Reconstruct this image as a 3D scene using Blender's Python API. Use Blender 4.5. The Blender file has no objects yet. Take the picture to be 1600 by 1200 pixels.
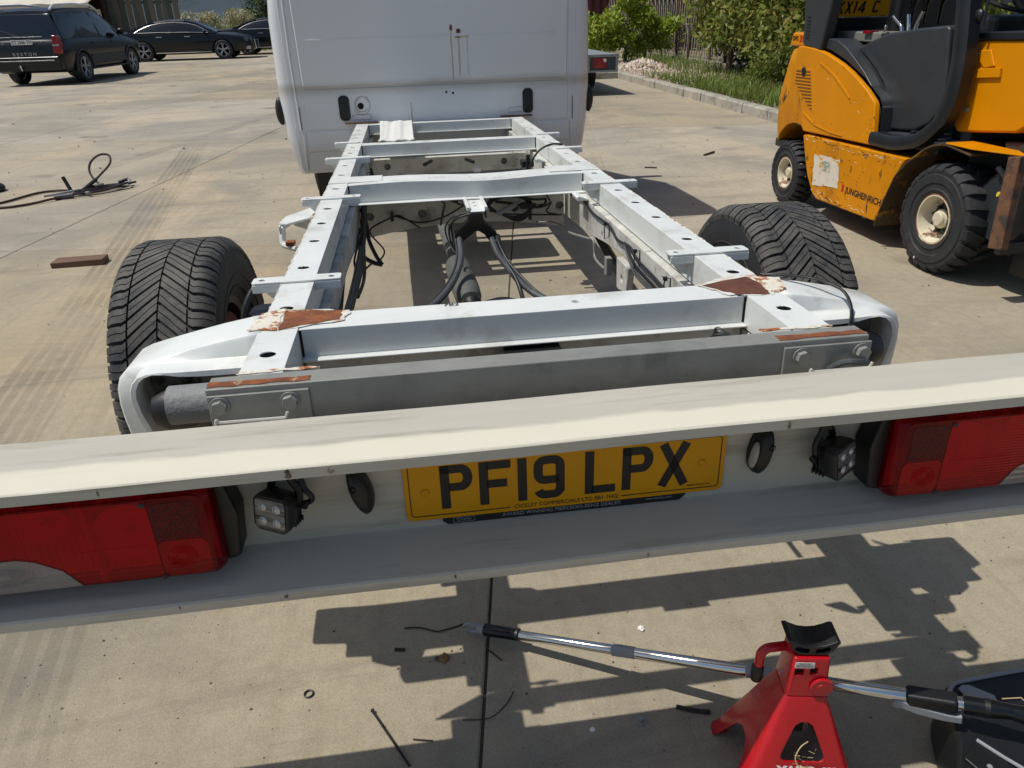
import bpy, math, random
import numpy as np
from mathutils import Vector, Matrix
random.seed(7); rng = np.random.default_rng(11)
sc = bpy.context.scene
col = sc.collection
R = math.radians

# ------------------------------------------------------------ camera, sky, sun, exposure
CAM = Vector((-0.2137, -1.1726, 1.3248)); PITCH, ROLL, YAW = R(26.7235), R(-1.7362), R(7.1171)
RAKE, ZR = R(1.0797), 0.7889
fw = Vector((math.sin(YAW)*math.cos(PITCH), math.cos(YAW)*math.cos(PITCH), -math.sin(PITCH)))
rt = Vector((math.cos(YAW), -math.sin(YAW), 0)); up = rt.cross(fw)
rt2 = rt*math.cos(ROLL)+up*math.sin(ROLL); up2 = -rt*math.sin(ROLL)+up*math.cos(ROLL)
cd = bpy.data.cameras.new('camera'); cam = bpy.data.objects.new('camera', cd); col.objects.link(cam)
cd.sensor_width = 36; cd.lens = 36*1150/1600; cd.clip_start = .05; cd.clip_end = 800
m = Matrix.Identity(4)
for i in range(3):
    m[i][0], m[i][1], m[i][2], m[i][3] = rt2[i], up2[i], -fw[i], CAM[i]
cam.matrix_world = m
sc.camera = cam
sc.render.resolution_x, sc.render.resolution_y = 1024, 768

SUNV = Vector((-.52, .05, 1)).normalized()
w = bpy.data.worlds.new('World'); sc.world = w; w.use_nodes = True
nt = w.node_tree; bg = nt.nodes['Background']
sky = nt.nodes.new('ShaderNodeTexSky'); sky.sky_type = 'NISHITA'; sky.sun_disc = False
sky.sun_elevation = math.asin(SUNV.z); sky.sun_rotation = math.atan2(SUNV.x, SUNV.y)
sky.dust_density = 1.5; sky.air_density = 1.0
nt.links.new(sky.outputs[0], bg.inputs[0]); bg.inputs[1].default_value = .09
sl = bpy.data.lights.new('sun', 'SUN'); sl.energy = 3.6; sl.angle = R(.55); sl.color = (1, .95, .87)
so = bpy.data.objects.new('sun', sl); col.objects.link(so); so.location = (-20, 2, 40)
so.rotation_euler = (-SUNV).to_track_quat('-Z', 'Y').to_euler()
vs = sc.view_settings; vs.view_transform = 'Standard'; vs.look = 'None'; vs.gamma = 1; vs.exposure = 0.0; vs.use_curve_mapping = False

# ------------------------------------------------------------ helpers
def srgb(h):
    h = h.lstrip('#'); c = [int(h[i:i+2], 16)/255 for i in (0, 2, 4)]
    return tuple(x/12.92 if x <= .04045 else ((x+.055)/1.055)**2.4 for x in c)

def pm(name, colr, rough=.5, metal=0., nz=None, bump=None, dirt=(), coat=0., tex='Object', island=0., spec=.5, trans=0., alpha=1., rvar=0.):
    """procedural material: base colour, broad variation, any number of (colour, scale, lo, hi[, stretch]) dirt masks, bump"""
    mt = bpy.data.materials.new(name); mt.use_nodes = True
    n = mt.node_tree.nodes; L = mt.node_tree.links; b = n['Principled BSDF']
    c = colr if not isinstance(colr, str) else srgb(colr)
    b.inputs['Roughness'].default_value = rough; b.inputs['Metallic'].default_value = metal
    b.inputs['Coat Weight'].default_value = coat; b.inputs['Coat Roughness'].default_value = .06
    b.inputs['Specular IOR Level'].default_value = spec; b.inputs['Transmission Weight'].default_value = trans
    b.inputs['Alpha'].default_value = alpha
    tc = n.new('ShaderNodeTexCoord')
    def coords(stretch=None):
        if tex == 'World':
            g = n.new('ShaderNodeNewGeometry'); o = g.outputs['Position']
        else: o = tc.outputs['Object']
        if stretch:
            mp = n.new('ShaderNodeMapping'); mp.inputs['Scale'].default_value = stretch; L.new(o, mp.inputs[0]); o = mp.outputs[0]
        return o
    def noise(s, det=6, stretch=None, ro=.6):
        t = n.new('ShaderNodeTexNoise'); t.inputs['Scale'].default_value = s; t.inputs['Detail'].default_value = det
        t.inputs['Roughness'].default_value = ro; L.new(coords(stretch), t.inputs[0]); return t.outputs[0]
    rgb = n.new('ShaderNodeRGB'); rgb.outputs[0].default_value = (*c, 1); cur = rgb.outputs[0]
    def mulv(cur, fac_out, lo, hi):
        mr = n.new('ShaderNodeMapRange'); mr.inputs[3].default_value = lo; mr.inputs[4].default_value = hi; L.new(fac_out, mr.inputs[0])
        h = n.new('ShaderNodeHueSaturation'); L.new(mr.outputs[0], h.inputs['Value']); L.new(cur, h.inputs['Color']); return h.outputs[0]
    if nz:
        mr = n.new('ShaderNodeMapRange'); mr.inputs[1].default_value = .3; mr.inputs[2].default_value = .7; L.new(noise(nz[0], 5, nz[2] if len(nz) > 2 else None), mr.inputs[0])
        cur = mulv(cur, mr.outputs[0], 1-nz[1], 1+nz[1])
    if island:
        g = n.new('ShaderNodeNewGeometry'); cur = mulv(cur, g.outputs['Random Per Island'], 1-island, 1+island)
    for d in dirt:
        dc = d[0] if not isinstance(d[0], str) else srgb(d[0])
        mr = n.new('ShaderNodeMapRange'); mr.inputs[1].default_value = d[2]; mr.inputs[2].default_value = d[3]
        L.new(noise(d[1], 9, d[4] if len(d) > 4 else None, .68), mr.inputs[0])
        mx = n.new('ShaderNodeMix'); mx.data_type = 'RGBA'; L.new(mr.outputs[0], mx.inputs[0]); L.new(cur, mx.inputs[6]); mx.inputs[7].default_value = (*dc, 1); cur = mx.outputs[2]
    L.new(cur, b.inputs['Base Color'])
    if rvar:
        mr = n.new('ShaderNodeMapRange'); mr.inputs[1].default_value = .35; mr.inputs[2].default_value = .65
        mr.inputs[3].default_value = max(.02, rough-rvar); mr.inputs[4].default_value = min(1, rough+rvar); L.new(noise(9, 6), mr.inputs[0]); L.new(mr.outputs[0], b.inputs['Roughness'])
    if bump:
        bp = n.new('ShaderNodeBump'); bp.inputs['Strength'].default_value = bump[1]; bp.inputs['Distance'].default_value = bump[2] if len(bump) > 2 else .01
        L.new(noise(bump[0], 8, bump[3] if len(bump) > 3 else None), bp.inputs['Height']); L.new(bp.outputs[0], b.inputs['Normal'])
    return mt

class G:
    """collects faces for one mesh"""
    def __init__(s): s.v = []; s.f = []; s.mi = []; s.cur = 0
    def add(s, vs_, fs):
        o = len(s.v); s.v += [tuple(p) for p in vs_]; s.f += [tuple(i+o for i in f) for f in fs]; s.mi += [s.cur]*len(fs); return s
    def box(s, x0, x1, y0, y1, z0, z1):
        return s.add([(x0,y0,z0),(x1,y0,z0),(x1,y1,z0),(x0,y1,z0),(x0,y0,z1),(x1,y0,z1),(x1,y1,z1),(x0,y1,z1)],
            [(0,3,2,1),(4,5,6,7),(0,1,5,4),(1,2,6,5),(2,3,7,6),(3,0,4,7)])
    def prism(s, poly, ax, a, b):
        def P(u, w_, t): return (t,u,w_) if ax == 'x' else ((u,t,w_) if ax == 'y' else (u,w_,t))
        n = len(poly); vs_ = [P(u,w_,a) for u,w_ in poly]+[P(u,w_,b) for u,w_ in poly]
        return s.add(vs_, [tuple(range(n))[::-1], tuple(range(n,2*n))]+[(i,(i+1)%n,n+(i+1)%n,n+i) for i in range(n)])
    def loft(s, rings, cap=True, closed=True):
        n = len(rings[0]); vs_ = [p for r_ in rings for p in r_]; fs = []
        for k in range(len(rings)-1):
            for i in range(n if closed else n-1):
                j = (i+1) % n; fs.append((k*n+i, k*n+j, (k+1)*n+j, (k+1)*n+i))
        if cap: fs += [tuple(range(n))[::-1], tuple(range((len(rings)-1)*n, len(rings)*n))]
        return s.add(vs_, fs)
    def tube(s, path, r, n=8, closed=False, cap=True):
        pts = [Vector(p) for p in path]; N = len(pts); rr = r if isinstance(r, (list, tuple)) else [r]*N
        rings = []; prev = None
        for i, p in enumerate(pts):
            if closed: t = pts[(i+1)%N]-pts[i-1]
            else: t = pts[min(i+1,N-1)]-pts[max(i-1,0)]
            t.normalize()
            if prev is None:
                a = Vector((0,0,1)) if abs(t.z) < .9 else Vector((1,0,0)); u = t.cross(a).normalized()
            else:
                u = prev-t*prev.dot(t)
                u = u.normalized() if u.length > 1e-6 else t.orthogonal().normalized()
            prev = u; v = t.cross(u)
            rings.append([p+(u*math.cos(2*math.pi*k/n)+v*math.sin(2*math.pi*k/n))*rr[i] for k in range(n)])
        if closed: rings.append(rings[0]); cap = False
        return s.loft(rings, cap)
    def cyl(s, p0, p1, r0, r1=None, n=20): return s.tube([p0, p1], [r0, r0 if r1 is None else r1], n)
    def lathe(s, prof, c=(0,0,0), ax='x', n=48, cap=False):
        rings = []
        for r_, h in prof:
            ring = []
            for k in range(n):
                a = 2*math.pi*k/n; u, v = r_*math.cos(a), r_*math.sin(a)
                q = (h,u,v) if ax == 'x' else ((u,h,v) if ax == 'y' else (u,v,h))
                ring.append((c[0]+q[0], c[1]+q[1], c[2]+q[2]))
            rings.append(ring)
        return s.loft(rings, cap)
    def ball(s, c, r, n=10, sc_=(1,1,1)):
        pr = [(max(1e-4, r*math.sin(math.pi*k/n)), -r*math.cos(math.pi*k/n)) for k in range(n+1)]
        g = G(); g.lathe(pr, (0,0,0), 'z', n*2, True)
        return s.add([(c[0]+x*sc_[0], c[1]+y*sc_[1], c[2]+z*sc_[2]) for x,y,z in g.v], g.f)
    def xf(s, M, since=0):
        s.v[since:] = [tuple(M @ Vector(p)) for p in s.v[since:]]; return s
    def build(s, name, mats, parent=None, smooth=35, bevel=0., recalc=True, seg=2):
        me = bpy.data.meshes.new(name); me.from_pydata(s.v, [], s.f)
        for mt in (mats if isinstance(mats, (list, tuple)) else [mats]): me.materials.append(mt)
        if any(s.mi): me.polygons.foreach_set('material_index', s.mi)
        if recalc:
            import bmesh
            bm = bmesh.new(); bm.from_mesh(me); bmesh.ops.recalc_face_normals(bm, faces=bm.faces); bm.to_mesh(me); bm.free()
        return link(name, me, parent, smooth, bevel, seg)

def link(name, me, parent=None, smooth=35, bevel=0., seg=2):
    if smooth:
        me.polygons.foreach_set('use_smooth', [True]*len(me.polygons)); me.set_sharp_from_angle(angle=R(smooth))
    o = bpy.data.objects.new(name, me); col.objects.link(o); o.parent = parent
    if bevel:
        b = o.modifiers.new('bevel', 'BEVEL'); b.width = bevel; b.segments = seg; b.limit_method = 'ANGLE'; b.angle_limit = R(40); b.harden_normals = True
    return o

def empty(name, loc=(0,0,0), rot=(0,0,0), parent=None):
    o = bpy.data.objects.new(name, None); col.objects.link(o); o.location = loc; o.rotation_euler = rot; o.parent = parent; o.empty_display_size = .2
    return o
def tag(o, label=None, cat=None, group=None, kind=None):
    for k, v in (('label', label), ('category', cat), ('group', group), ('kind', kind)):
        if v: o[k] = v
    return o
def copy_tree(o, parent=None):
    c = o.copy(); col.objects.link(c); c.parent = parent
    for ch in o.children: copy_tree(ch, c)
    return c
def cut(o, cutter, op='DIFFERENCE'):
    """bake a boolean with the collected cutter faces into o's mesh"""
    import bmesh
    me = bpy.data.meshes.new('cutter'); me.from_pydata(cutter.v, [], cutter.f)
    bm = bmesh.new(); bm.from_mesh(me); bmesh.ops.recalc_face_normals(bm, faces=bm.faces); bm.to_mesh(me); bm.free()
    t = bpy.data.objects.new('cutter', me); col.objects.link(t)
    md = o.modifiers.new('cut', 'BOOLEAN'); md.object = t; md.operation = op; md.solver = 'EXACT'
    par = o.parent; o.parent = None
    bpy.context.view_layer.update(); dg = bpy.context.evaluated_depsgraph_get()
    new = bpy.data.meshes.new_from_object(o.evaluated_get(dg)); o.modifiers.remove(md); old = o.data; o.data = new; new.name = old.name
    bpy.data.objects.remove(t); bpy.data.meshes.remove(me); o.parent = par
    new.polygons.foreach_set('use_smooth', [True]*len(new.polygons)); new.set_sharp_from_angle(angle=R(35))
    return o
def bev(o, wd, seg=2):
    b = o.modifiers.new('bevel', 'BEVEL'); b.width = wd; b.segments = seg; b.limit_method = 'ANGLE'; b.angle_limit = R(40); b.harden_normals = True; return o
def text(name, s, size, mat_, M, parent=None, extrude=.0004, sx=1., spacing=1., align='CENTER', bold=0.):
    cu = bpy.data.curves.new(name, 'FONT'); cu.body = s; cu.size = size; cu.align_x = align; cu.align_y = 'CENTER'; cu.extrude = extrude; cu.space_character = spacing; cu.offset = bold; cu.resolution_u = 4
    t = bpy.data.objects.new(name+'_tmp', cu); col.objects.link(t)
    bpy.context.view_layer.update(); me = bpy.data.meshes.new_from_object(t.evaluated_get(bpy.context.evaluated_depsgraph_get()))
    bpy.data.objects.remove(t); me.transform(M @ Matrix.Diagonal((sx,1,1,1))); me.materials.clear(); me.materials.append(mat_); me.name = name
    o = bpy.data.objects.new(name, me); col.objects.link(o); o.parent = parent
    return o
def frame(origin, xdir, ydir):
    x = Vector(xdir).normalized(); z = x.cross(Vector(ydir)).normalized(); y = z.cross(x)
    M = Matrix.Identity(4)
    for i in range(3): M[i][0], M[i][1], M[i][2], M[i][3] = x[i], y[i], z[i], origin[i]
    return M
def rrect(x0, x1, z0, z1, r, n=5):
    out = []
    for cx, cz, a0 in ((x1-r,z1-r,0),(x0+r,z1-r,90),(x0+r,z0+r,180),(x1-r,z0+r,270)):
        for k in range(n+1):
            a = R(a0+90*k/n); out.append((cx+r*math.cos(a), cz+r*math.sin(a)))
    return out
def smooth_path(pts, k=6):
    """Catmull-Rom through the points"""
    P = [Vector(p) for p in pts]; out = []
    for i in range(len(P)-1):
        a = P[max(i-1,0)]; b = P[i]; c = P[i+1]; d = P[min(i+2,len(P)-1)]
        for j in range(k):
            t = j/k; out.append(.5*((2*b)+(c-a)*t+(2*a-5*b+4*c-d)*t*t+(3*b-a-3*c+d)*t**3))
    out.append(P[-1]); return out
def fillet(pts, r, n=5):
    """round the inner corners of a polyline"""
    P = [Vector(p) for p in pts]; out = [P[0]]
    for i in range(1, len(P)-1):
        a = (P[i-1]-P[i]); b = (P[i+1]-P[i]); q = min(r, a.length*.49, b.length*.49); s_ = P[i]+a.normalized()*q; e = P[i]+b.normalized()*q
        for k in range(n+1):
            t = k/n; out.append((1-t)**2*s_+2*t*(1-t)*P[i]+t*t*e)
    out.append(P[-1]); return out
# ------------------------------------------------------------ materials
M_white = pm('white_chassis_paint', '#dbdeda', .34, 0, (3, .04), (60, .04), [('#a9a89c', 5, .55, .78), ('#8f8b7e', 2.2, .62, .80, (3,.6,3)), ('#5e5142', 90, .68, .74), ('#8a5a2e', 30, .71, .76)], rvar=.12)
M_cream = pm('dirty_cream_paint', '#c6c6be', .5, 0, (4, .1), (40, .08), [('#8f8b80', 6, .48, .72), ('#3c3933', 5, .56, .72), ('#4c4438', 22, .60, .74), ('#7a4c28', 14, .70, .78)])
M_alu = pm('painted_aluminium_bar', '#c3c3bd', .36, .0, (2.5, .05, (.4,6,6)), (80, .03), [('#8d8a7c', 30, .70, .80), ('#b9b5a2', 4, .5, .75, (.5,8,8))], rvar=.08)
M_galv = pm('galvanised_steel', '#8e8e88', .45, .15, (14, .16), (90, .05), [('#5d5f5d', 7, .52, .75)], rvar=.1)
M_rust = pm('rust', '#77452a', .9, 0, (30, .3), (120, .5, .004), [('#a5642c', 16, .5, .68), ('#d5c6a6', 7, .55, .63)])
M_rustdark = pm('dark_rust', '#5d382a', .9, 0, (40, .3), (150, .5, .004), [('#8e5a2c', 18, .60, .75)])
M_rubber = pm('tyre_rubber', '#26282b', .72, 0, (20, .15), (140, .12), [('#4a4844', 8, .55, .8)])
M_tread = pm('tyre_tread', '#2e3032', .72, 0, (14, .15), (200, .2), [('#6b675f', 6, .44, .72), ('#55524c', 40, .46, .66)])
M_black = pm('black_plastic', '#141618', .45, 0, (12, .2), (200, .06))
M_blackgloss = pm('black_gloss_plastic', '#0f1114', .22, 0, (8, .2))
M_void = pm('dark_interior', '#0a0a0b', .9, 0, (8, .2))
M_cable = pm('black_cable', '#1a1c1e', .45, 0, (30, .2), (300, .05), [('#4a473f', 25, .62, .75)])
M_cablegrey = pm('grey_corrugated_hose', '#43474a', .5, 0, (30, .2), (240, .2))
M_grey = pm('dark_grey_coated_canister', '#565957', .7, 0, (8, .15), (150, .2), [('#36322c', 6, .55, .75)])
M_red = pm('red_gloss_paint', '#b3101d', .28, 0, (6, .08), (70, .03), [('#7a0f18', 5, .5, .75), ('#4d1a1a', 26, .66, .71), ('#c4a9a2', 60, .71, .74)], coat=.25, rvar=.08)
M_chrome = pm('chrome_tube', '#d5d6d4', .12, 1., (20, .05, (6,1,1)), None, [('#8b857a', 40, .68, .8)])
M_greyplastic = pm('grey_plastic', '#8b8e91', .42, 0, (10, .06))
M_yellow = pm('fork_truck_yellow', '#d28600', .40, 0, (4, .06), (50, .04), [('#5f5636', 9, .64, .70), ('#e8dcb8', 14, .70, .74), ('#3f2a14', 30, .71, .75)], rvar=.08, spec=.22)
M_yellowworn = pm('worn_yellow_paint', '#cd8400', .46, 0, (5, .1), (60, .08), [('#a96a10', 3, .5, .7, (1,1,.3)), ('#4a3a20', 13, .60, .65, (1,1.2,.5)), ('#7c4522', 9, .62, .67), ('#3a2a1a', 40, .66, .70, (1,.35,1)), ('#d9cdb0', 16, .67, .70, (1,.3,1))], spec=.22)
M_flgrey = pm('fork_truck_dark_plastic', '#303437', .42, 0, (6, .12), (160, .05), [('#85878a', 26, .71, .75)], rvar=.1)
M_flblack = pm('fork_truck_black_paint', '#1b1e22', .38, 0, (8, .2), None, [('#6c6a66', 22, .70, .74), ('#3c2c22', 12, .66, .72)])
M_rimcream = pm('cream_wheel_paint', '#cfc7ad', .5, 0, (6, .1), (50, .1), [('#7a4a2a', 9, .57, .64), ('#3a332b', 14, .62, .68)])
M_glass = pm('dark_glass', '#12181d', .04, 0, None, None, spec=.6, coat=.3)
M_carpaint = pm('black_car_paint', '#0b0f14', .30, 0, (3, .05), None, coat=.25, spec=.35)
M_carplastic = pm('grey_cladding', '#2c2e31', .55, 0, (5, .08))
M_alloy = pm('alloy_wheel', '#a8aaab', .32, .45, (10, .08))
M_tailred = pm('red_lens', '#8a0d12', .12, 0, None, None, coat=.5)
M_platewhite = pm('white_plate', '#d8d9d6', .45, 0, (20, .05))
M_ink = pm('black_lettering', '#101011', .5, 0, (40, .1))
M_inkred = pm('red_lettering', '#b31c12', .5, 0, (40, .1))
M_inkwhite = pm('white_lettering', '#e4e2dd', .5, 0, (40, .05))
M_wood = pm('weathered_wood', '#6a5140', .85, 0, (9, .25, (1,12,12)), (30, .5, .004, (1,10,10)), [('#4a3c2e', 5, .55, .75, (1,6,6))])

# ------------------------------------------------------------ ground: concrete slabs with open joints
def concrete(name):
    mt = bpy.data.materials.new(name); mt.use_nodes = True; n = mt.node_tree.nodes; L = mt.node_tree.links; b = n['Principled BSDF']
    geo = n.new('ShaderNodeNewGeometry'); pos = geo.outputs['Position']
    def mapped(rz, s):
        mp = n.new('ShaderNodeMapping'); mp.inputs['Rotation'].default_value = (0,0,rz); mp.inputs['Scale'].default_value = s; L.new(pos, mp.inputs[0]); return mp.outputs[0]
    def noise(sc_, det=8, v=None, ro=.6, dist=0.):
        t = n.new('ShaderNodeTexNoise'); t.inputs['Scale'].default_value = sc_; t.inputs['Detail'].default_value = det; t.inputs['Roughness'].default_value = ro; t.inputs['Distortion'].default_value = dist
        L.new(v or pos, t.inputs[0]); return t.outputs[0]
    def rng_(o, a, b_, c=0., d=1.):
        r_ = n.new('ShaderNodeMapRange'); r_.interpolation_type = 'SMOOTHSTEP'
        for i, v in enumerate((a, b_, c, d)): r_.inputs[i+1].default_value = v
        L.new(o, r_.inputs[0]); return r_.outputs[0]
    def mth(op, a, b_=None):
        q = n.new('ShaderNodeMath'); q.operation = op
        for i, v in enumerate((a, b_)):
            if v is None: continue
            if isinstance(v, (int, float)): q.inputs[i].default_value = v
            else: L.new(v, q.inputs[i])
        return q.outputs[0]
    def mix(f, a, c2, blend='MIX'):
        x = n.new('ShaderNodeMix'); x.data_type = 'RGBA'; x.blend_type = blend
        L.new(f, x.inputs[0]) if not isinstance(f, float) else setattr(x.inputs[0], 'default_value', f)
        L.new(a, x.inputs[6]); x.inputs[7].default_value = (*srgb(c2), 1); return x.outputs[2]
    rgb = n.new('ShaderNodeRGB'); rgb.outputs[0].default_value = (*srgb('#aaa08b'), 1); c = rgb.outputs[0]
    c = mix(mth('MULTIPLY', rng_(noise(.35, 6, mapped(0, (1,1.6,1)), .6, .6), .40, .62), .85), c, '#878276')      # greyer worn areas
    c = mix(mth('MULTIPLY', rng_(noise(.55, 6, mapped(.3, (1.4,.7,1)), .62, .4), .48, .68), .75), c, '#beab8a')     # tan dust
    c = mix(mth('MULTIPLY', rng_(noise(1.6, 8, mapped(.15, (.6,2.2,1)), .66, .8), .50, .70), .6), c, '#7b7569')  # drag smears
    c = mix(mth('MULTIPLY', rng_(noise(4.5, 9, None, .66, .5), .58, .74), .6), c, '#c4b79c')                    # pale scuffs
    c = mix(mth('MULTIPLY', rng_(noise(2.4, 7, mapped(-.36, (9,.5,1)), .6, .2), .50, .70), .4), c, '#98897042'[:7])     # float lines
    c = mix(mth('MULTIPLY', rng_(noise(22, 8, None, .7), .35, .75), .28), c, '#6f675a')
    c = mix(mth('MULTIPLY', rng_(noise(150, 3, None, .6), .35, .75), .35), c, '#7b7263')
    c = mix(mth('MULTIPLY', rng_(noise(330, 2, None, .5), .5, .8), .5), c, '#cdc1a8')
    # oil spots
    c = mix(mth('MULTIPLY', rng_(noise(1.1, 3, mapped(1.2, (1,1,1)), .5), .64, .76), .6), c, '#564f45')
    # tiny pits and grit
    vor = n.new('ShaderNodeTexVoronoi'); vor.inputs['Scale'].default_value = 34; L.new(pos, vor.inputs[0])
    pit = mth('MULTIPLY', rng_(vor.outputs['Distance'], .10, .045), rng_(noise(7, 3), .52, .6))
    c = mix(pit, c, '#4c463d')
    # tyre scrub marks left by one pass of a truck
    def line(p0, p1, half, k, a0, a1, amt):
        nonlocal c
        p0, p1 = Vector((*p0,0)), Vector((*p1,0)); d = (p1-p0).normalized(); nr = Vector((-d.y, d.x, 0))
        sub = n.new('ShaderNodeVectorMath'); sub.operation = 'SUBTRACT'; L.new(pos, sub.inputs[0]); sub.inputs[1].default_value = p0
        def dot(v):
            q = n.new('ShaderNodeVectorMath'); q.operation = 'DOT_PRODUCT'; L.new(sub.outputs[0], q.inputs[0]); q.inputs[1].default_value = v; return q.outputs['Value']
        ac, al = dot(nr), dot(d)
        edge = rng_(mth('ABSOLUTE', ac), half, half*.86)
        rib = rng_(mth('SINE', mth('MULTIPLY', ac, k)), -.75, -.2, .3, 1.)
        ends = mth('MULTIPLY', rng_(al, a0, a0+1.4), rng_(al, a1, a1-1.6))
        f = mth('MULTIPLY', mth('MULTIPLY', mth('MULTIPLY', edge, rib), ends), rng_(noise(.9, 6, None, .6), .36, .62, .15, 1.))
        c = mix(mth('MULTIPLY', f, amt), c, '#57524a')
    line((-1.86,2.0), (-2.28,5.0), .150, 118, -4., 7.5, .42)
    line((-2.9,9), (-1.6,14), .12, 90, -3, 8, .4)
    line((-1.35,1.2), (-1.9,4.6), .11, 120, -2.5, 3.5, .28)
    line((1.4,5.5), (2.6,12), .16, 70, -2, 7, .3)
    oi = n.new('ShaderNodeObjectInfo'); hs = n.new('ShaderNodeHueSaturation'); L.new(rng_(oi.outputs['Random'], 0., 1., .93, 1.05), hs.inputs['Value']); L.new(rng_(oi.outputs['Random'], 1., 0., .8, 1.1), hs.inputs['Saturation']); L.new(c, hs.inputs['Color']); c = hs.outputs[0]
    L.new(c, b.inputs['Base Color']); b.inputs['Roughness'].default_value = .88; b.inputs['Specular IOR Level'].default_value = .3
    h = mth('ADD', mth('MULTIPLY', noise(160, 4), .5), mth('ADD', mth('MULTIPLY', noise(9, 8, None, .65), 1.6), mth('MULTIPLY', noise(3, 5, mapped(-.36, (10,.6,1))), .7)))
    h = mth('SUBTRACT', h, mth('MULTIPLY', pit, .8))
    bp = n.new('ShaderNodeBump'); bp.inputs['Strength'].default_value = .35; bp.inputs['Distance'].default_value = .006; L.new(h, bp.inputs['Height']); L.new(bp.outputs[0], b.inputs['Normal'])
    return mt
M_conc = concrete('yard_concrete')
M_joint = pm('joint_dirt', '#4a4439', .95, 0, (3, .2), (40, .3), tex='World')
ground = tag(G().add([(-260,-60,-.007),(200,-60,-.007),(200,420,-.007),(-260,420,-.007)], [(0,1,2,3)]).build('ground', M_joint), kind='structure')
TH = R(8.9); E1 = Vector((math.cos(TH), -math.sin(TH), 0)); E2 = Vector((math.sin(TH), math.cos(TH), 0))
SW, SL = 3.31, 5.0
slab_mesh = None
for ka in range(-14, 9):
    for kb in range(-2, 12):
        a0 = -.145+SW*ka; b0 = 3.52+SL*kb
        c0 = E1*(a0+SW/2)+E2*(b0+SL/2)
        if c0.x < -45 or c0.x > 26: continue
        if slab_mesh is None:
            g = G(); e = .0035; hx, hy = SW/2-e, SL/2-e; q = .004
            g.loft([[(-hx,-hy,-.1),(hx,-hy,-.1),(hx,hy,-.1),(-hx,hy,-.1)], [(-hx,-hy,-.004),(hx,-hy,-.004),(hx,hy,-.004),(-hx,hy,-.004)], [(-hx+q,-hy+q,0),(hx-q,-hy+q,0),(hx-q,hy-q,0),(-hx+q,hy-q,0)]])
            s_ = g.build('concrete_slab', M_conc, ground, None); slab_mesh = s_.data
        else:
            s_ = bpy.data.objects.new('concrete_slab', slab_mesh); col.objects.link(s_); s_.parent = ground
        s_.location = c0; s_.rotation_euler = (0,0,-TH)
# ------------------------------------------------------------ the stripped chassis cab (built in its own raked frame)
CH = empty('chassis_cab', (0, -ZR*math.sin(RAKE), ZR*(1-math.cos(RAKE))), (-RAKE,0,0))
tag(CH, 'white stripped chassis cab with bare ladder frame and rear light bar', 'chassis cab')
T = .789
M_tube = pm('rough_grey_tube', '#7f8180', .6, 0, (10,.15), (110,.3), [('#4e4f4c', 12, .55, .7)])
M_wingin = pm('grimy_wing_inside', '#7d7d78', .6, 0, (6,.15), (40,.1), [('#2c2a27', 7, .46, .62), ('#1a1917', 14, .56, .66)])
# upper rails: hollow box sections with drilled tops
HY = [.090, .340, .643, .905, 1.12, 1.33, 1.68, 1.98, 2.22, 2.60, 2.80, 3.20, 3.55]
for s in (-1, 1):
    xa, xb = sorted((s*.4595, s*.5355)); t = .004
    g = G(); o4 = [(xa,T),(xb,T),(xb,T-.072),(xa,T-.072)]; i4 = [(xa+t,T-t),(xb-t,T-t),(xb-t,T-.072+t),(xa+t,T-.072+t)]
    vs_ = [(x,y,z) for y in (0, 3.93) for pl in (o4, i4) for x, z in pl]; fs = []
    for k in range(4):
        j = (k+1)%4; fs += [(k,j,8+j,8+k), (4+j,4+k,12+k,12+j), (j,k,4+k,4+j), (8+k,8+j,12+j,12+k)]
    g.add(vs_, fs); rail = g.build('frame_rail', M_white, CH)
    k = G()
    for i, y in enumerate(HY): k.cyl((s*.4985, y+(.03 if s > 0 else 0), T-.02), (s*.4985, y+(.03 if s > 0 else 0), T+.03), .0142, n=18)
    cut(rail, k); bev(rail, .0035, 2)
# upper crossmembers (top flange, web, lower lip)
def cross(y0, y1, zb, holes=(), bend=0., lip=.02):
    g = G(); N = 12; rings = []
    for i in range(N+1):
        x = -.459+.918*i/N; d = bend*math.sin(math.pi*i/N)*math.sin(2.2*math.pi*i/N+.5); z1 = T-.0015+d*.5
        rings.append([(x,y0-lip,zb),(x,y0-lip,zb+.004),(x,y0+d,zb+.004),(x,y0+d,z1),(x,y1+d*.3,z1),(x,y1+d*.3,zb)])
    g.loft(rings); o = g.build('crossmember', M_white, CH)
    if holes:
        k = G()
        for x in holes: k.cyl((x,(y0+y1)/2,T-.012), (x,(y0+y1)/2,T+.03), .009, n=16)
        cut(o, k)
    return bev(o, .003)
cross(.208, .297, .724, (.105,)); cross(1.735, 1.885, .715, (.02,), .012, .03); cross(2.87, 2.955, .726, (.0,), 0, .02); cross(3.83, 3.90, .727, (), 0, .012)
for y0_, zb_ in ((.208,.730),(1.735,.722),(2.87,.732),(3.83,.733)):
    for s in (-1, 1): a, b = sorted((s*.4545, s*.4592)); G().box(a, b, y0_-.0014, y0_+.004, zb_, T-.004).build('joint_gap', M_void, CH, None)
# doubler plates at the bent crossmember
for s in (-1, 1):
    a, b = sorted((s*.33, s*.535)); G().box(a, b, 1.78, 1.90, T+.0005, T+.004).build('doubler_plate', M_white, CH, bevel=.002)
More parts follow.
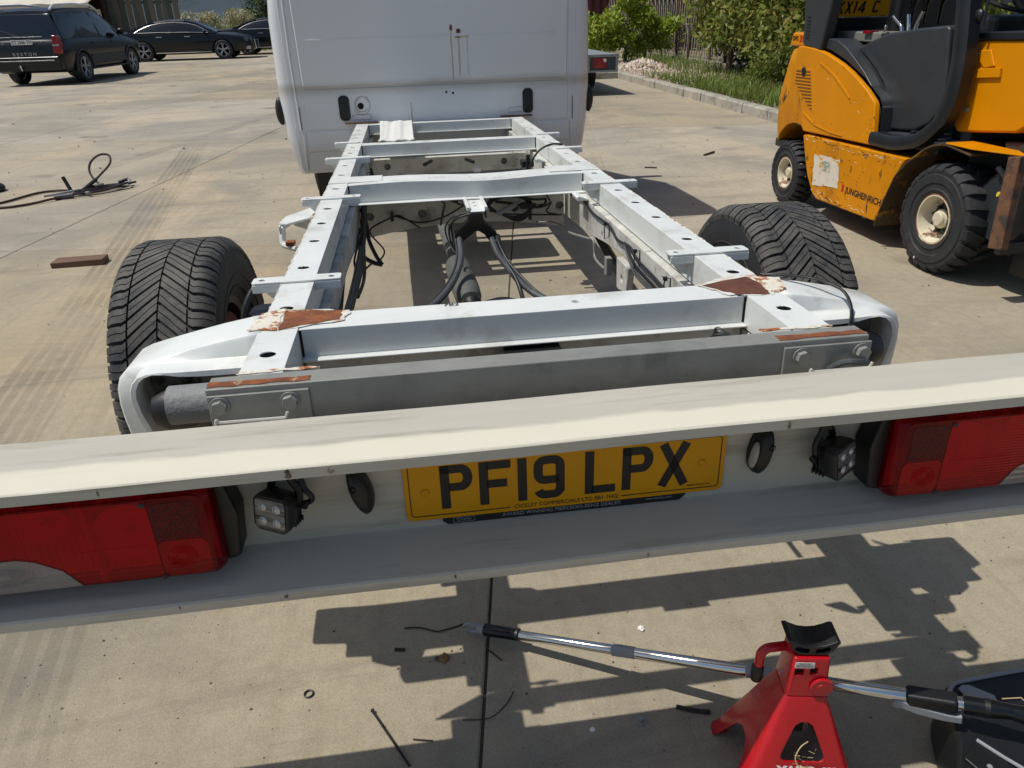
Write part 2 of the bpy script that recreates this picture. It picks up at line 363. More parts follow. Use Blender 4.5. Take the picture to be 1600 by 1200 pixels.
# body mounting brackets
def bracket(s, y, inner=True):
    g = G(); xo = s*.602; xi = s*(.398 if inner else .47)
    a, b = sorted((xo, xi)); t = .005
    pl = rrect(a, b, y-.022, y+.022, .008, 3)
    g.prism(pl, 'z', T+.001, T+.001+t)
    for x0, x1 in ((s*.5365, s*.601),)+(((s*.4585, s*.399),) if inner else ()):
        p, q = sorted((x0, x1)); g.box(p, q, y-.0225, y-.018, T-.019, T+.0005)
    for x0, x1 in ((s*.5365, s*.596),)+(((s*.4585, s*.404),) if inner else ()):
        for yy in (y-.020, y+.016):
            g.prism([(x0,T+.001),(x1,T+.001),(x1,T-.014),(x0+(x1-x0)*.35,T-.055),(x0,T-.06)], 'y', yy, yy+.004)
        g.prism([(x0+(x1-x0)*.35,T-.055),(x1,T-.014),(x1,T-.010),(x0+(x1-x0)*.35,T-.050)], 'y', y-.020, y+.02)
    o = g.build('mounting_bracket', M_white, CH)
    k = G(); k.cyl((s*.58,y,T-.008),(s*.58,y,T+.02),.0075,n=14)
    if inner: k.cyl((s*.42,y,T-.008),(s*.42,y,T+.02),.0075,n=14)
    cut(o, k); bev(o, .0015)
for y, il, ir in ((.535,1,1), (1.495,1,1), (2.40,1,0), (2.95,0,0)):
    bracket(-1, y+(.02 if y > 2 else 0), il); bracket(1, y, ir)
# rusted cut plates where the body used to be welded on
def patch(poly, z=T+.0012, mt=None, name='rust_patch', t=.0009):
    G().prism(poly, 'z', z, z+t).build(name, mt or M_rust, CH, None)
def ragged(poly, k=5, amp=.004):
    out = []
    for i, p in enumerate(poly):
        q = poly[(i+1) % len(poly)]
        for j in range(k):
            t = j/k; out.append((p[0]+(q[0]-p[0])*t+(random.uniform(-amp,amp) if j else 0), p[1]+(q[1]-p[1])*t+(random.uniform(-amp,amp) if j else 0)))
    return out
M_bleed = pm('rust_bled_paint', '#d9d9d0', .5, 0, (8,.06), (60,.1), [('#b98a58', 22, .52, .66), ('#8a5426', 40, .60, .68)])
for pl_ in ([(-.505,.209),(-.372,.238),(-.366,.297),(-.505,.335),(-.535,.27)], [(.380,.292),(.425,.211),(.515,.195),(.535,.22),(.534,.335),(.46,.332)]): patch(ragged(pl_, 7, .006), z=T+.0004, mt=M_bleed, name='bled_paint', t=.0006)
patch(ragged([(-.497,.206),(-.382,.246),(-.379,.296),(-.497,.325)]))
patch(ragged([(.392,.284),(.440,.2085),(.508,.202),(.528,.26),(.505,.322)]), mt=M_rustdark)
M_flake = pm('flaking_paint_rust', '#d9d4c4', .7, 0, (20, .1), (90, .4, .004), [('#9a5a28', 26, .50, .56), ('#5d3018', 40, .60, .64)])
patch(ragged([(-.558,.215),(-.500,.205),(-.500,.33),(-.545,.31)]), mt=M_flake, t=.0012)
patch(ragged([(.530,.205),(.555,.225),(.575,.30),(.52,.325),(.512,.215)]), mt=M_flake, t=.0012)
for s in (-1, 1):
    a, b = sorted((s*.40, s*.535)); patch(ragged([(a,.003),(b,.003),(b,.010),(a,.018)], 8, .004), mt=M_flake, t=.001)
    a, b = sorted((s*.40, s*.61)); G().box(a, b, 3.885, 3.935, T+.003, T+.009).build('end_plate', M_rustdark, CH, bevel=.002)
    a, b = sorted((s*.41, s*.575)); patch(ragged([(a,-.044),(b,-.044),(b,-.026),(a,-.022)], 8, .003), z=.7915, t=.0008)
# chipped, rusting weld line along the outer top edges
for s in (-1, 1):
    g = G(); r_ = random.Random(5+s)
    for (ya, yb_) in ((.34,.50),(.58,1.45),(1.55,2.35),(2.5,2.9)):
        y = ya
        while y < yb_:
            l_ = r_.uniform(.01,.05); wd = r_.uniform(.0015,.006)
            if r_.random() < .75: g.prism([(s*.536,y),(s*(.536-wd*r_.uniform(.4,1)),y+l_*.3),(s*(.536-wd),y+l_*.6),(s*.536,y+l_)], 'z', T-.003, T+.0009)
            y += l_*r_.uniform(.8,1.6)
    tag(g.build('weld_rust', M_flake, CH, None), kind='stuff')
# rear wings: pressed arms either side of the rear crossmember, sloping outwards and open towards the back
TP = [(.530,.789),(.56,.7855),(.618,.776),(.66,.7675),(.705,.758),(.74,.750),(.770,.7425),(.792,.733),(.808,.717),(.817,.694),(.820,.66),(.819,.627),(.814,.58),(.80,.50)]
LP = [(.530,.7445),(.56,.7445),(.61,.7445),(.65,.7445),(.69,.7445),(.716,.7445),(.738,.743),(.755,.737),(.766,.726),(.773,.71),(.775,.69),(.772,.659),(.762,.62),(.745,.55)]
for s in (-1, 1):
    rings = []
    for (tx, tz), (lx, lz) in zip(TP, LP):
        d = Vector((tx-lx, tz-lz)); d = d.normalized() if d.length > .004 else Vector((.3,.95))
        prof = [(.312,tx-.05*d.x,tz-.05*d.y),(.312,tx-.004*d.x,tz-.004*d.y),(.308,tx,tz),(.206,tx,tz),(.201,tx-.002*d.x,tz-.002*d.y),(.198,tx-.006*d.x,tz-.006*d.y),(.190,lx+.004*d.x,lz+.004*d.y),(.186,lx+.001*d.x,lz+.001*d.y),(.180,lx,lz),(.150,lx,lz),(.1465,lx-.002*d.x,lz-.002*d.y),(.1455,lx-.012*d.x,lz-.012*d.y),(.16,lx-.016*d.x,lz-.016*d.y),(.215,lx-.018*d.x,lz-.018*d.y)]
        rings.append([(s*x, y, z) for y, x, z in prof])
    g = G(); g.loft(rings, False, False); o = g.build('rear_wing', M_white, CH, 28)
    sd = o.modifiers.new('solid', 'SOLIDIFY'); sd.thickness = .0025; sd.offset = 0
    a, b = sorted((s*.54, s*.765)); G().box(a, b, .2155, .235, .50, .735).build('wing_inner_panel', M_wingin, CH, bevel=.002)
    G().cyl((s*.52,.088,.704), (s*(.684 if s < 0 else .63),.088,.704), .036, n=32).build('wing_tube', M_tube, CH)
    g = G(); g.lathe([(.030,.64),(.044,.66),(.046,.70),(.03,.735)], (0,.15,.67), 'x', 20); g.xf(Matrix.Diagonal((s,1,1,1))).build('rubber_gaiter', M_black, CH)
# galvanised rear beam with bolted plates
g = G(); g.prism([(-.05,.62),(-.05,.791),(.0,.791),(.0,.786),(-.045,.786),(-.045,.62)], 'x', -.577, .577); g.build('rear_beam', M_galv, CH, bevel=.004)
hexp = lambda x, z, r: [(x+r*math.cos(R(60*k+15)), z+r*math.sin(R(60*k+15))) for k in range(6)]
for s, x0, x1 in ((-1, -.575, -.412), (1, .415, .580)):
    pl = G().box(x0, x1, -.0565, -.0505, .60, .781).build('bolted_plate', M_galv, CH, bevel=.0015)
    for x in ((-.556, -.444) if s < 0 else (.447, .561)):
        g = G(); g.cyl((x,-.0570,.763), (x,-.0595,.763), .0165, n=24); g.prism(hexp(x,.763,.013), 'y', -.0600, -.070); g.build('bolt', M_galv, pl, bevel=.001)
    G().cyl(((x0+x1)/2,-.057,.700), ((x0+x1)/2,-.0595,.700), .03, n=28).build('washer', M_galv, pl)
    bx0, bx1 = (-.556, -.443) if s < 0 else (.442, .557)
    g = G(); zz = .755 if s < 0 else .752
    g.tube(fillet([(bx0,-.1,zz-.004),(bx0+.002,-.1,zz+.006),(bx0+.006,-.1,zz),(bx1-.004,-.1,zz-.001),(bx1,-.1,zz+.009)], .003), .0025, 6)
    g.build('plate_edge_strip', M_alu, pl)
    G().box(x0+.03, x1-.03, -.159, -.0605, .60, .70).build('bar_arm', M_galv, CH, bevel=.003)
G().tube(smooth_path([(.50,-.062,.735),(.515,-.075,.752),(.535,-.085,.757),(.56,-.08,.75),(.575,-.07,.735)]), .006, 8).build('corrugated_sleeve', M_cablegrey, CH)
# lower, original frame in dirty cream
for s in (-1, 1):
    st = [(.02,.652,.4605),(.36,.652,.4605),(.48,.640,.438),(1.05,.640,.438),(1.3,.62,.438),(1.55,.59,.438),(2.0,.565,.438),(3.0,.55,.438),(3.93,.55,.438)]
    g = G(); g.loft([[(s*xi_,y,zb),(s*xi_,y,.7125),(s*.53,y,.7125),(s*.53,y,zb)] for y, zb, xi_ in st]); g.build('lower_rail', M_cream, CH, bevel=.004)
    k = G()
for y0, zt, zb, arch, hl in ((1.95,.706,.525,.045,(-.402,-.184,.212,.405)), (3.0,.692,.605,.0,(-.34,.30)), (3.62,.69,.60,0,(-.2,.25))):
    top = [(-.424+.848*i/16, zt) for i in range(17)]; bot = [(.424-.848*i/16, zb+arch*(1-(2*i/16-1)**2)) for i in range(17)]
    g = G(); g.prism(top+bot, 'y', y0, y0+.05); o = g.build('lower_crossmember', M_cream, CH)
    k = G()
    for x in hl: k.cyl((x,y0-.03,zt-.088 if y0 < 2.5 else zt-.04), (x,y0+.044,zt-.088 if y0 < 2.5 else zt-.04), .017, n=20)
    if y0 == 3.0:
        for x, a in ((-.12,-.4),(.11,.4)):
            q = len(k.v); k.prism(rrect(-.03,.03,-.009,.009,.0085,4), 'y', -.03, .044); k.xf(Matrix.Translation((x,y0,zt-.03)) @ Matrix.Rotation(a,4,'Y'), q)
    cut(o, k); bev(o, .003)
G().box(-.458,.458,.212,.292,.605,.7215).build('lower_crossmember', M_cream, CH, bevel=.004)
g = G(); g.prism([(-.06,.715),(.06,.715),(.035,.690),(-.035,.690)], 'y', .17, .2115); g.build('spare_wheel_bracket', M_black, CH, bevel=.002)
# tanks and running gear deeper down
G().box(-.36,.38,3.12,3.55,.40,.585).build('fuel_tank', M_black, CH, bevel=.03, seg=3)
ax = empty('rear_axle', (0,0,0), parent=CH)
WZ = .388+.966*math.sin(RAKE)*0+ .018   # wheel centre in the raked frame
WY = .966
g = G(); g.cyl((-.80,WY,WZ), (.80,WY,WZ), .052, n=24); g.ball((.03,WY,WZ), .15, 12, (1,.95,1)); g.build('axle_tube', M_black, ax)
for s in (-1, 1):
    g = G()
    for k in range(3): g.tube(smooth_path([(s*.50,WY-.62+.1*k,WZ+.16-.016*k),(s*.50,WY,WZ+.075-.016*k),(s*.50,WY+.72-.1*k,WZ+.16-.016*k)]), .02, 4)
    g.build('leaf_spring', M_black, ax)
g = G(); g.lathe([(.001,1.27),(.030,1.272),(.040,1.285),(.047,1.31),(.050,1.40),(.050,1.66),(.046,1.72),(.036,1.76),(.028,1.80),(.026,2.4)], (-.012,0,0), 'y', 28)
sh = g.xf(Matrix.Translation((0,0,.455)) @ Matrix.Rotation(.03,4,'Z')).build('drive_shaft', M_grey, CH)
G().lathe([(.02,1.20),(.034,1.215),(.034,1.262),(.02,1.268)], (-.045,0,.455), 'y', 18).build('shaft_joint', M_black, CH)
# white tongue and black two-legged cable guide
g = G(); g.box(-.012,.040,1.50,1.71,.7095,.7125); g.prism([(-.024,.7095),(-.012,.7095),(-.012,.724),(-.024,.724)], 'y', 1.52, 1.72); g.prism([(.040,.7095),(.052,.7095),(.052,.724),(.040,.724)], 'y', 1.52, 1.72)
o = g.build('cable_guide_tongue', M_white, CH); k = G(); k.cyl((.014,1.60,.70),(.014,1.60,.73),.007,n=14); k.cyl((.014,1.66,.70),(.014,1.66,.73),.007,n=14); cut(o, k); bev(o, .0015)
g = G(); g.prism([(-.018,.7085),(.030,.7085),(.034,.68),(.078,.635),(.080,.608),(.052,.600),(.034,.628),(.008,.646),(-.012,.632),(-.048,.606),(-.078,.612),(-.076,.64),(-.026,.682)], 'y', 1.485, 1.525); g.build('cable_guide', M_blackgloss, CH, bevel=.004)
def cable(pts, r, mt=M_cable, name='cable', n=8, k=6): return G().tube(smooth_path(pts, k), r, n).build(name, mt, CH, 60)
def ribbed(pts, r, mt, name):
    p = smooth_path(pts, 22); G().tube(p, [r*(1+.10*(i % 2)) for i in range(len(p))], 10).build(name, mt, CH, 25)
ribbed([(-.060,1.5,.623),(-.065,1.40,.567),(-.103,1.30,.517),(-.167,1.18,.487),(-.26,1.05,.47)], .0115, M_cablegrey, 'corrugated_hose')
ribbed([(.059,1.5,.616),(.071,1.42,.576),(.095,1.36,.544),(.131,1.28,.507),(.185,1.20,.476),(.29,1.06,.46)], .0115, M_cablegrey, 'corrugated_hose')
cable([(.083,1.5,.62),(.088,1.43,.585),(.098,1.36,.549),(.12,1.28,.513),(.127,1.20,.475),(.12,1.05,.45)], .008)
cable([(.075,1.51,.63),(.085,1.42,.59),(.108,1.35,.55),(.15,1.27,.51),(.2,1.19,.478),(.3,1.05,.465)], .005)
cable([(-.075,1.51,.63),(-.078,1.40,.572),(-.115,1.30,.522),(-.178,1.18,.49),(-.27,1.05,.473)], .005)
cable([(-.449,1.90,.648),(-.441,1.85,.593),(-.450,1.80,.547),(-.433,1.75,.507),(-.397,1.72,.487),(-.36,1.72,.475)], .009)
cable([(-.36,1.72,.475),(-.382,1.74,.507),(-.407,1.80,.558),(-.413,1.85,.611),(-.43,1.9,.66)], .008)
cable([(-.198,1.935,.561),(-.27,1.935,.613),(-.303,1.935,.615),(-.393,1.92,.58),(-.402,1.90,.554),(-.353,1.86,.495),(-.375,1.82,.463)], .0035)
cable([(-.396,1.6,.515),(-.427,1.5,.515),(-.435,1.4,.545),(-.44,1.4,.584),(-.435,1.5,.602),(-.43,1.7,.63)], .004)
cable([(-.42,1.93,.667),(-.418,1.75,.624),(-.418,1.6,.60),(-.417,1.4,.60),(-.417,1.25,.605),(-.416,1.1,.61),(-.416,.9,.62),(-.41,.5,.66),(-.41,.2,.64)], .012)
cable([(-.415,1.93,.68),(-.412,1.72,.65),(-.41,1.55,.615),(-.408,1.38,.585),(-.409,1.22,.59),(-.41,1.05,.60),(-.41,.8,.62)], .007)
cable([(-.41,1.5,.60),(-.405,1.35,.56),(-.405,1.2,.56),(-.408,1.0,.585)], .006)
cable([(-.15,1.93,.69),(-.25,1.93,.685),(-.36,1.93,.69),(-.42,1.92,.68)], .013)
cable([(-.11,1.93,.682),(-.09,1.92,.66),(-.10,1.91,.62),(-.11,1.93,.57)], .005)
cable([(-.10,1.935,.69),(-.03,1.93,.66),(.02,1.80,.66),(.03,1.6,.70)], .008)
for dz in (0, .006, -.007, .012): cable([(.05,1.60+dz*3,.68+dz),(.069,1.78,.655+dz),(.11,1.86,.678+dz),(.178,1.885,.688+dz),(.238,1.89,.676+dz),(.268+dz,1.89,.636),(.252,1.885,.600+dz),(.205,1.885,.586+dz),(.141,1.885,.612),(.095,1.88,.636+dz)], .0042)
cable([(.12,1.88,.665),(.19,1.87,.655),(.25,1.87,.64),(.31,1.88,.632),(.36,1.90,.645)], .006)
cable([(.23,1.87,.675),(.29,1.86,.668),(.329,1.86,.667),(.322,1.87,.644),(.30,1.9,.64)], .005)
g = G(); g.cyl((.125,1.865,.617),(.205,1.87,.652),.011,n=12); g.cyl((.205,1.87,.652),(.225,1.87,.660),.007,n=10); g.build('plug_connector', M_greyplastic, CH)
g = G(); g.box(.222,.252,1.855,1.885,.632,.655); g.box(.25,.29,1.86,1.88,.640,.65); g.build('plug_connector', M_black, CH, bevel=.002)
cable([(.137,1.93,.603),(.273,1.93,.591),(.411,1.93,.582)], .0035)
for x in (.272,-.31): G().box(x-.006, x+.006, 1.915, 1.948, .572 if x > 0 else .60, .612 if x > 0 else .635).build('pipe_clip', M_black, CH, bevel=.001)
cable([(-.012,1.50,.704),(-.06,1.51,.69),(-.092,1.52,.656),(-.092,1.52,.608),(-.075,1.50,.562),(-.072,1.45,.545)], .0038)
cable([(-.005,1.51,.703),(-.046,1.53,.699),(-.081,1.54,.669),(-.082,1.54,.609),(-.071,1.50,.555)], .0038)
cable([(-.01,1.53,.70),(-.07,1.55,.69),(-.105,1.56,.65),(-.10,1.56,.60),(-.08,1.52,.56)], .003)
# loom on the right ledge
cable([(.425,1.80,.69),(.432,1.62,.704),(.432,1.45,.690),(.431,1.22,.700),(.43,1.11,.680),(.431,.976,.692),(.43,.88,.676),(.43,.745,.672),(.43,.61,.665),(.43,.45,.66)], .0045)
for k, (dx, dz) in enumerate(((-.006,-.018),(-.004,-.030),(-.010,-.010),(-.012,-.036))):
    cable([(.432+dx*.4,1.02,.695+dz*.2),(.430+dx*.5,.90,.672+dz),(.430+dx*.5,.78,.665+dz),(.425+dx*.6,.66,.665+dz*.8),(.42+dx,.50,.655+dz),(.41+dx,.30,.64)], .0034, M_cablegrey if k % 2 else M_cable)
for y in (1.24, .885, .61):
    g = G(); g.tube([(.420,y,.690),(.424,y-.003,.704),(.437,y,.703),(.437,y,.655),(.421,y,.650)], .0018, 6, True); g.box(.418,.427,y-.005,y+.005,.698,.708); g.cyl((.42,y,.704),(.41,y-.010,.713),.0013,n=6); g.build('cable_tie', M_black, CH)
cable([(-.42,1.94,.700),(-.3,1.935,.698),(-.1,1.935,.700),(.1,1.935,.698),(.3,1.935,.700),(.42,1.935,.695)], .012)
cable([(-.3,1.93,.62),(-.2,1.935,.585),(-.1,1.935,.60),(0,1.93,.65)], .0035)
cable([(.33,1.93,.69),(.36,1.92,.64),(.345,1.93,.60),(.39,1.93,.585)], .0035)
cable([(.30,1.93,.556),(.37,1.85,.567),(.395,1.70,.563),(.40,1.42,.61),(.412,1.36,.615),(.412,1.34,.565),(.408,1.28,.56),(.40,1.15,.573)], .0045, M_galv, 'brake_pipe')
G().box(.40,.42,1.125,1.155,.555,.615).build('pipe_bracket', M_galv, CH, bevel=.002)
g = G(); g.prism([(.925,.638),(1.06,.638),(1.05,.54),(.945,.54)], 'x', .415, .437); o = g.build('spring_bracket', M_cream, CH); k = G(); k.cyl((.38,.995,.585),(.44,.995,.585),.012,n=14); cut(o, k); bev(o, .003)
G().box(.34,.40,.80,.94,.48,.57).build('spring_hanger_box', M_black, CH, bevel=.006)
G().tube(smooth_path([(.385,.68,.64),(.39,.62,.655),(.395,.58,.66),(.40,.54,.65)]), [.012,.016,.012,.009]+[.01]*15, 10).build('rusty_fitting', M_rustdark, CH)
G().cyl((.37,.60,.625),(.39,.53,.63),.012,n=12).build('turquoise_plug', pm('turquoise_plastic', '#4fb0a8', .4, 0, (8,.1)), CH)
cable([(.360,2.50,.68),(.385,2.5,.735),(.42,2.5,.775),(.475,2.5,.797),(.53,2.5,.793)], .005)
cable([(-.40,2.42,.74),(-.39,2.40,.70),(-.37,2.35,.66),(-.33,2.3,.64)], .006)
cable([(-.41,2.45,.72),(-.39,2.42,.67),(-.36,2.38,.63),(-.3,2.33,.62)], .005)
for y in (1.52, 2.45):
    g = G(); g.prism([(.395,.716),(.44,.716),(.44,.722),(.40,.736),(.392,.73)], 'y', y+.03, y+.12); g.build('bracket_tongue', M_white, CH, bevel=.004)
g = G(); g.box(.352,.372,2.52,2.54,.62,.75); g.ball((.36,2.60,.66), .03, 8); g.box(.34,.40,2.58,2.66,.68,.71); g.build('valve_block', M_black, CH, bevel=.004)
G().box(.12,.16,2.90,2.95,.615,.64).build('white_clip', M_white, CH, bevel=.005)
# outrigger step bracket on the left
g = G(); g.tube(fillet([(-.64,1.46,.728),(-.668,1.40,.720),(-.672,1.38,.665),(-.62,1.34,.658)], .02), .011, 6)
g.prism([(-.538,1.72),(-.538,1.50),(-.645,1.38),(-.675,1.40),(-.665,1.50)], 'z', .728, .736); g.prism([(1.38,.727),(1.50,.727),(1.46,.665),(1.39,.652)], 'x', -.676, -.670); g.prism([(-.54,.727),(-.66,.727),(-.64,.70),(-.54,.66)], 'y', 1.50, 1.506); g.build('outrigger_bracket', M_white, CH, bevel=.002)
G().box(-.655,-.625,1.34,1.375,.668,.682).build('outrigger_bolt', M_rust, CH, bevel=.003)
cable([(-.585,.62,.77),(-.62,.60,.75),(-.645,.58,.70),(-.66,.60,.62)], .009)
g = G(); g.prism(rrect(-.64,-.55,.56,.66,.03,3), 'z', .64, .70); g.build('air_bellows', M_black, CH, bevel=.012)
cable([(.55,.34,.788),(.584,.31,.7935),(.632,.275,.7935),(.65,.235,.7935),(.672,.195,.782),(.668,.15,.748),(.61,.05,.70)], .0032)
cable([(.55,.33,.788),(.58,.305,.795),(.628,.27,.795),(.648,.23,.795),(.668,.19,.784),(.662,.145,.75),(.60,.06,.72)], .0025)
g = G()
for k in range(5): g.tube(smooth_path([(.33+.01*k,.13,.726),(.365,.10+.006*k,.738+.004*k),(.40,.09,.730),(.43-.006*k,.11,.722)]), .004, 6)
g.build('loom_end', M_cable, CH)
# marks: scribbled number on the rear crossmember
text('chalk_number', '782', .022, M_ink, frame((-.155,.285,T+.0002), (1,-.06,0), (0,1,0)), CH, .0002)

# ------------------------------------------------------------ rear wheels
def tyre(parent, Rr, W, NP, depth=.010, base_mat=M_rubber, tread_mat=M_tread, rim_r=.205):
    """carcass with rounded shoulders and a directional block tread, axis along x, centred on the origin"""
    h = W/2; gr_ = Rr-depth
    prof = [(rim_r,-h*.72),(rim_r+.012,-h*.80),(rim_r+.05,-h*.97),(rim_r+.09,-h*1.0),(gr_-.035,-h*.985),(gr_-.012,-h*.93),(gr_-.003,-h*.84),(gr_,-h*.7),(gr_+.002,0),(gr_,h*.7),(gr_-.003,h*.84),(gr_-.012,h*.93),(gr_-.035,h*.985),(rim_r+.09,h*1.0),(rim_r+.05,h*.97),(rim_r+.012,h*.80),(rim_r,h*.72)]
    g = G(); g.lathe(prof, (0,0,0), 'x', 96)
    for q, rr_ in ((-1,rim_r+.07),(1,rim_r+.07),(-1,rim_r+.035),(1,rim_r+.035)):
        g.tube([(q*h*(.985 if rr_ > rim_r+.05 else .93), rr_*math.cos(2*math.pi*k/72), rr_*math.sin(2*math.pi*k/72)) for k in range(72)], .003, 6, True)
    t = g.build('tyre', base_mat, parent, 40)
    g = G(); pa = 2*math.pi/NP
    def zig(u):            # angular lead of the groove at |u| (0 centre .. 1 shoulder)
        return -pa*(1.65*(1-min(1,u/.62))**1.0)
    def pt(u, a, top):
        x = u*h; au = abs(u); drop = 0 if au < .72 else (au-.72)**2*.40*h/.14
        r_ = (Rr-drop) if top else (gr_-drop-.004)
        return (x, r_*math.cos(a), r_*math.sin(a))
    for k in range(NP):
        for side in (-1, 1):
            a0 = k*pa+(pa/2 if side > 0 else 0)
            for us in ([.015,.10,.18,.27,.36,.45,.53], [.565,.64,.72,.84,.95,.99]):
                gap = .16 if us[0] < .5 else .18
                for p0, p1 in ((gap/2,.485), (.515,1-gap/2)):
                    rings = []
                    for q_, u in enumerate(us):
                        z = zig(u); uu = side*u; wob = pa*(.035*math.sin(u*60+k*1.7) if .05 < u < .97 else 0)
                        lo, hi = a0+z+pa*p0+(wob if p0 > .4 else 0), a0+z+pa*p1+(wob if p1 < .6 else 0)
                        rings.append([pt(uu,lo,False), pt(uu,lo+pa*.015,True), pt(uu,hi-pa*.015,True), pt(uu,hi,False)])
                    if us[-1] > .95:
                        rings.append([(side*h*.985, (gr_-.030)*math.cos(a), (gr_-.030)*math.sin(a)) for a in (lo, lo+pa*.015, hi-pa*.015, hi)])
                    g.loft(rings, True)
    g.build('tread', tread_mat, t, 30)
    return t
def steel_rim(parent, s, rim_r, W, mt):
    h = W/2
    g = G(); g.lathe([(rim_r+.012,-h*.8),(rim_r-.01,-h*.76),(rim_r-.022,-h*.4),(rim_r-.03,0),(rim_r-.022,h*.4),(rim_r-.01,h*.76),(rim_r+.012,h*.8)], (0,0,0), 'x', 48)
    g.lathe([(.001,s*h*.35),(.055,s*h*.35),(.075,s*h*.28),(.12,s*h*.22),(rim_r-.03,s*h*.5)], (0,0,0), 'x', 48); return g.build('rim', mt, parent)
for s, nm in ((-1,'left'), (1,'right')):
    wh = empty('rear_wheel', (s*.885, WY, WZ), (R(20*s),0,0), CH)
    tyre(wh, .388, .268, 50, .011); steel_rim(wh, s, .203, .26, M_black)
    G().lathe([(.001,-s*.10),(.15,-s*.10),(.165,-s*.09),(.165,-s*.02)], (0,0,0), 'x', 40).build('brake_drum', M_rustdark, wh)
# ------------------------------------------------------------ rear light bar
def bar_mat():
    mt = pm('light_bar_paint', '#b8b4a6', .52, 0, (2.2, .06, (.4,5,5)), (90, .04), [('#8b887a', 40, .70, .78), ('#94907f', 7, .52, .74, (.35,4,4)), ('#5f5848', 120, .73, .77)], rvar=.08)
    n = mt.node_tree.nodes; L = mt.node_tree.links; b = n['Principled BSDF']
    src = b.inputs['Base Color'].links[0].from_socket
    tc = n.new('ShaderNodeTexCoord'); sep = n.new('ShaderNodeSeparateXYZ'); L.new(tc.outputs['Object'], sep.inputs[0])
    ns = n.new('ShaderNodeTexNoise'); ns.inputs['Scale'].default_value = 9; ns.inputs['Detail'].default_value = 8; mp = n.new('ShaderNodeMapping'); mp.inputs['Scale'].default_value = (.8,3,1)
    L.new(tc.outputs['Object'], mp.inputs[0]); L.new(mp.outputs[0], ns.inputs[0])
    ad = n.new('ShaderNodeMath'); ad.operation = 'MULTIPLY_ADD'; L.new(ns.outputs[0], ad.inputs[0]); ad.inputs[1].default_value = .035; L.new(sep.outputs['Y'], ad.inputs[2])
    mr = n.new('ShaderNodeMapRange'); mr.inputs[1].default_value = -.226; mr.inputs[2].default_value = -.236; mr.inputs[3].default_value = 0; mr.inputs[4].default_value = .85; L.new(ad.outputs[0], mr.inputs[0])
    mz = n.new('ShaderNodeMapRange'); mz.inputs[1].default_value = .755; mz.inputs[2].default_value = .765; L.new(sep.outputs['Z'], mz.inputs[0])
    mu = n.new('ShaderNodeMath'); mu.operation = 'MULTIPLY'; L.new(mr.outputs[0], mu.inputs[0]); L.new(mz.outputs[0], mu.inputs[1])
    mx = n.new('ShaderNodeMix'); mx.data_type = 'RGBA'; L.new(mu.outputs[0], mx.inputs[0]); L.new(src, mx.inputs[6]); mx.inputs[7].default_value = (*srgb('#d9d4c0'), 1)   # sun-yellowed strip
    my = n.new('ShaderNodeMapRange'); my.inputs[1].default_value = -.2995; my.inputs[2].default_value = -.2975; L.new(sep.outputs['Y'], my.inputs[0]); m2 = n.new('ShaderNodeMath'); m2.operation = 'MULTIPLY'; L.new(mu.outputs[0], m2.inputs[0]); L.new(my.outputs[0], m2.inputs[1]); L.new(m2.outputs[0], mx.inputs[0])
    L.new(mx.outputs[2], b.inputs['Base Color']); return mt
M_bar = bar_mat()
prof = [(-.160,.782),(-.236,.7835),(-.296,.7805),(-.300,.7775),(-.300,.7615),(-.297,.760),(-.290,.7605),(-.289,.767),(-.204,.768),(-.203,.590),(-.208,.5875),(-.290,.5715),(-.297,.571),(-.300,.568),(-.300,.5535),(-.297,.551),(-.106,.551),(-.106,.715),(-.160,.745)]
g = G(); N = 40; X0, X1 = -1.16, 1.16
rings = []
for i in range(N+1):
    x = X0+(X1-X0)*i/N; d = .0012*math.sin(x*3.1)+.0006*math.sin(x*11)
    rings.append([(x, y+d*.5, z+d) for y, z in prof])
g.loft(rings); bar = g.build('light_bar', M_bar, CH, 30)
# scuffs on the lips
def scuff(x, z, w_, h): G().prism(ragged([(x-w_,z-h),(x+w_,z-h),(x+w_*.6,z+h),(x-w_*.5,z+h)],4,w_*.5), 'y', -.3004, -.3013).build('paint_chip', M_scuff, bar, None)
M_scuff = pm('chipped_edge', '#5b5140', .9, 0, (60,.3), (100,.4), [('#a49c88',60,.5,.6)])
for x, z, w_, h in ((-.415,.770,.004,.006),(.302,.770,.0018,.006),(-.358,.769,.004,.003),(-.66,.768,.001,.004),(-.45,.562,.003,.002),(.10,.561,.001,.004),(-.2,.5625,.0015,.003),(-.60,.5625,.001,.003)): scuff(x, z, w_, h)
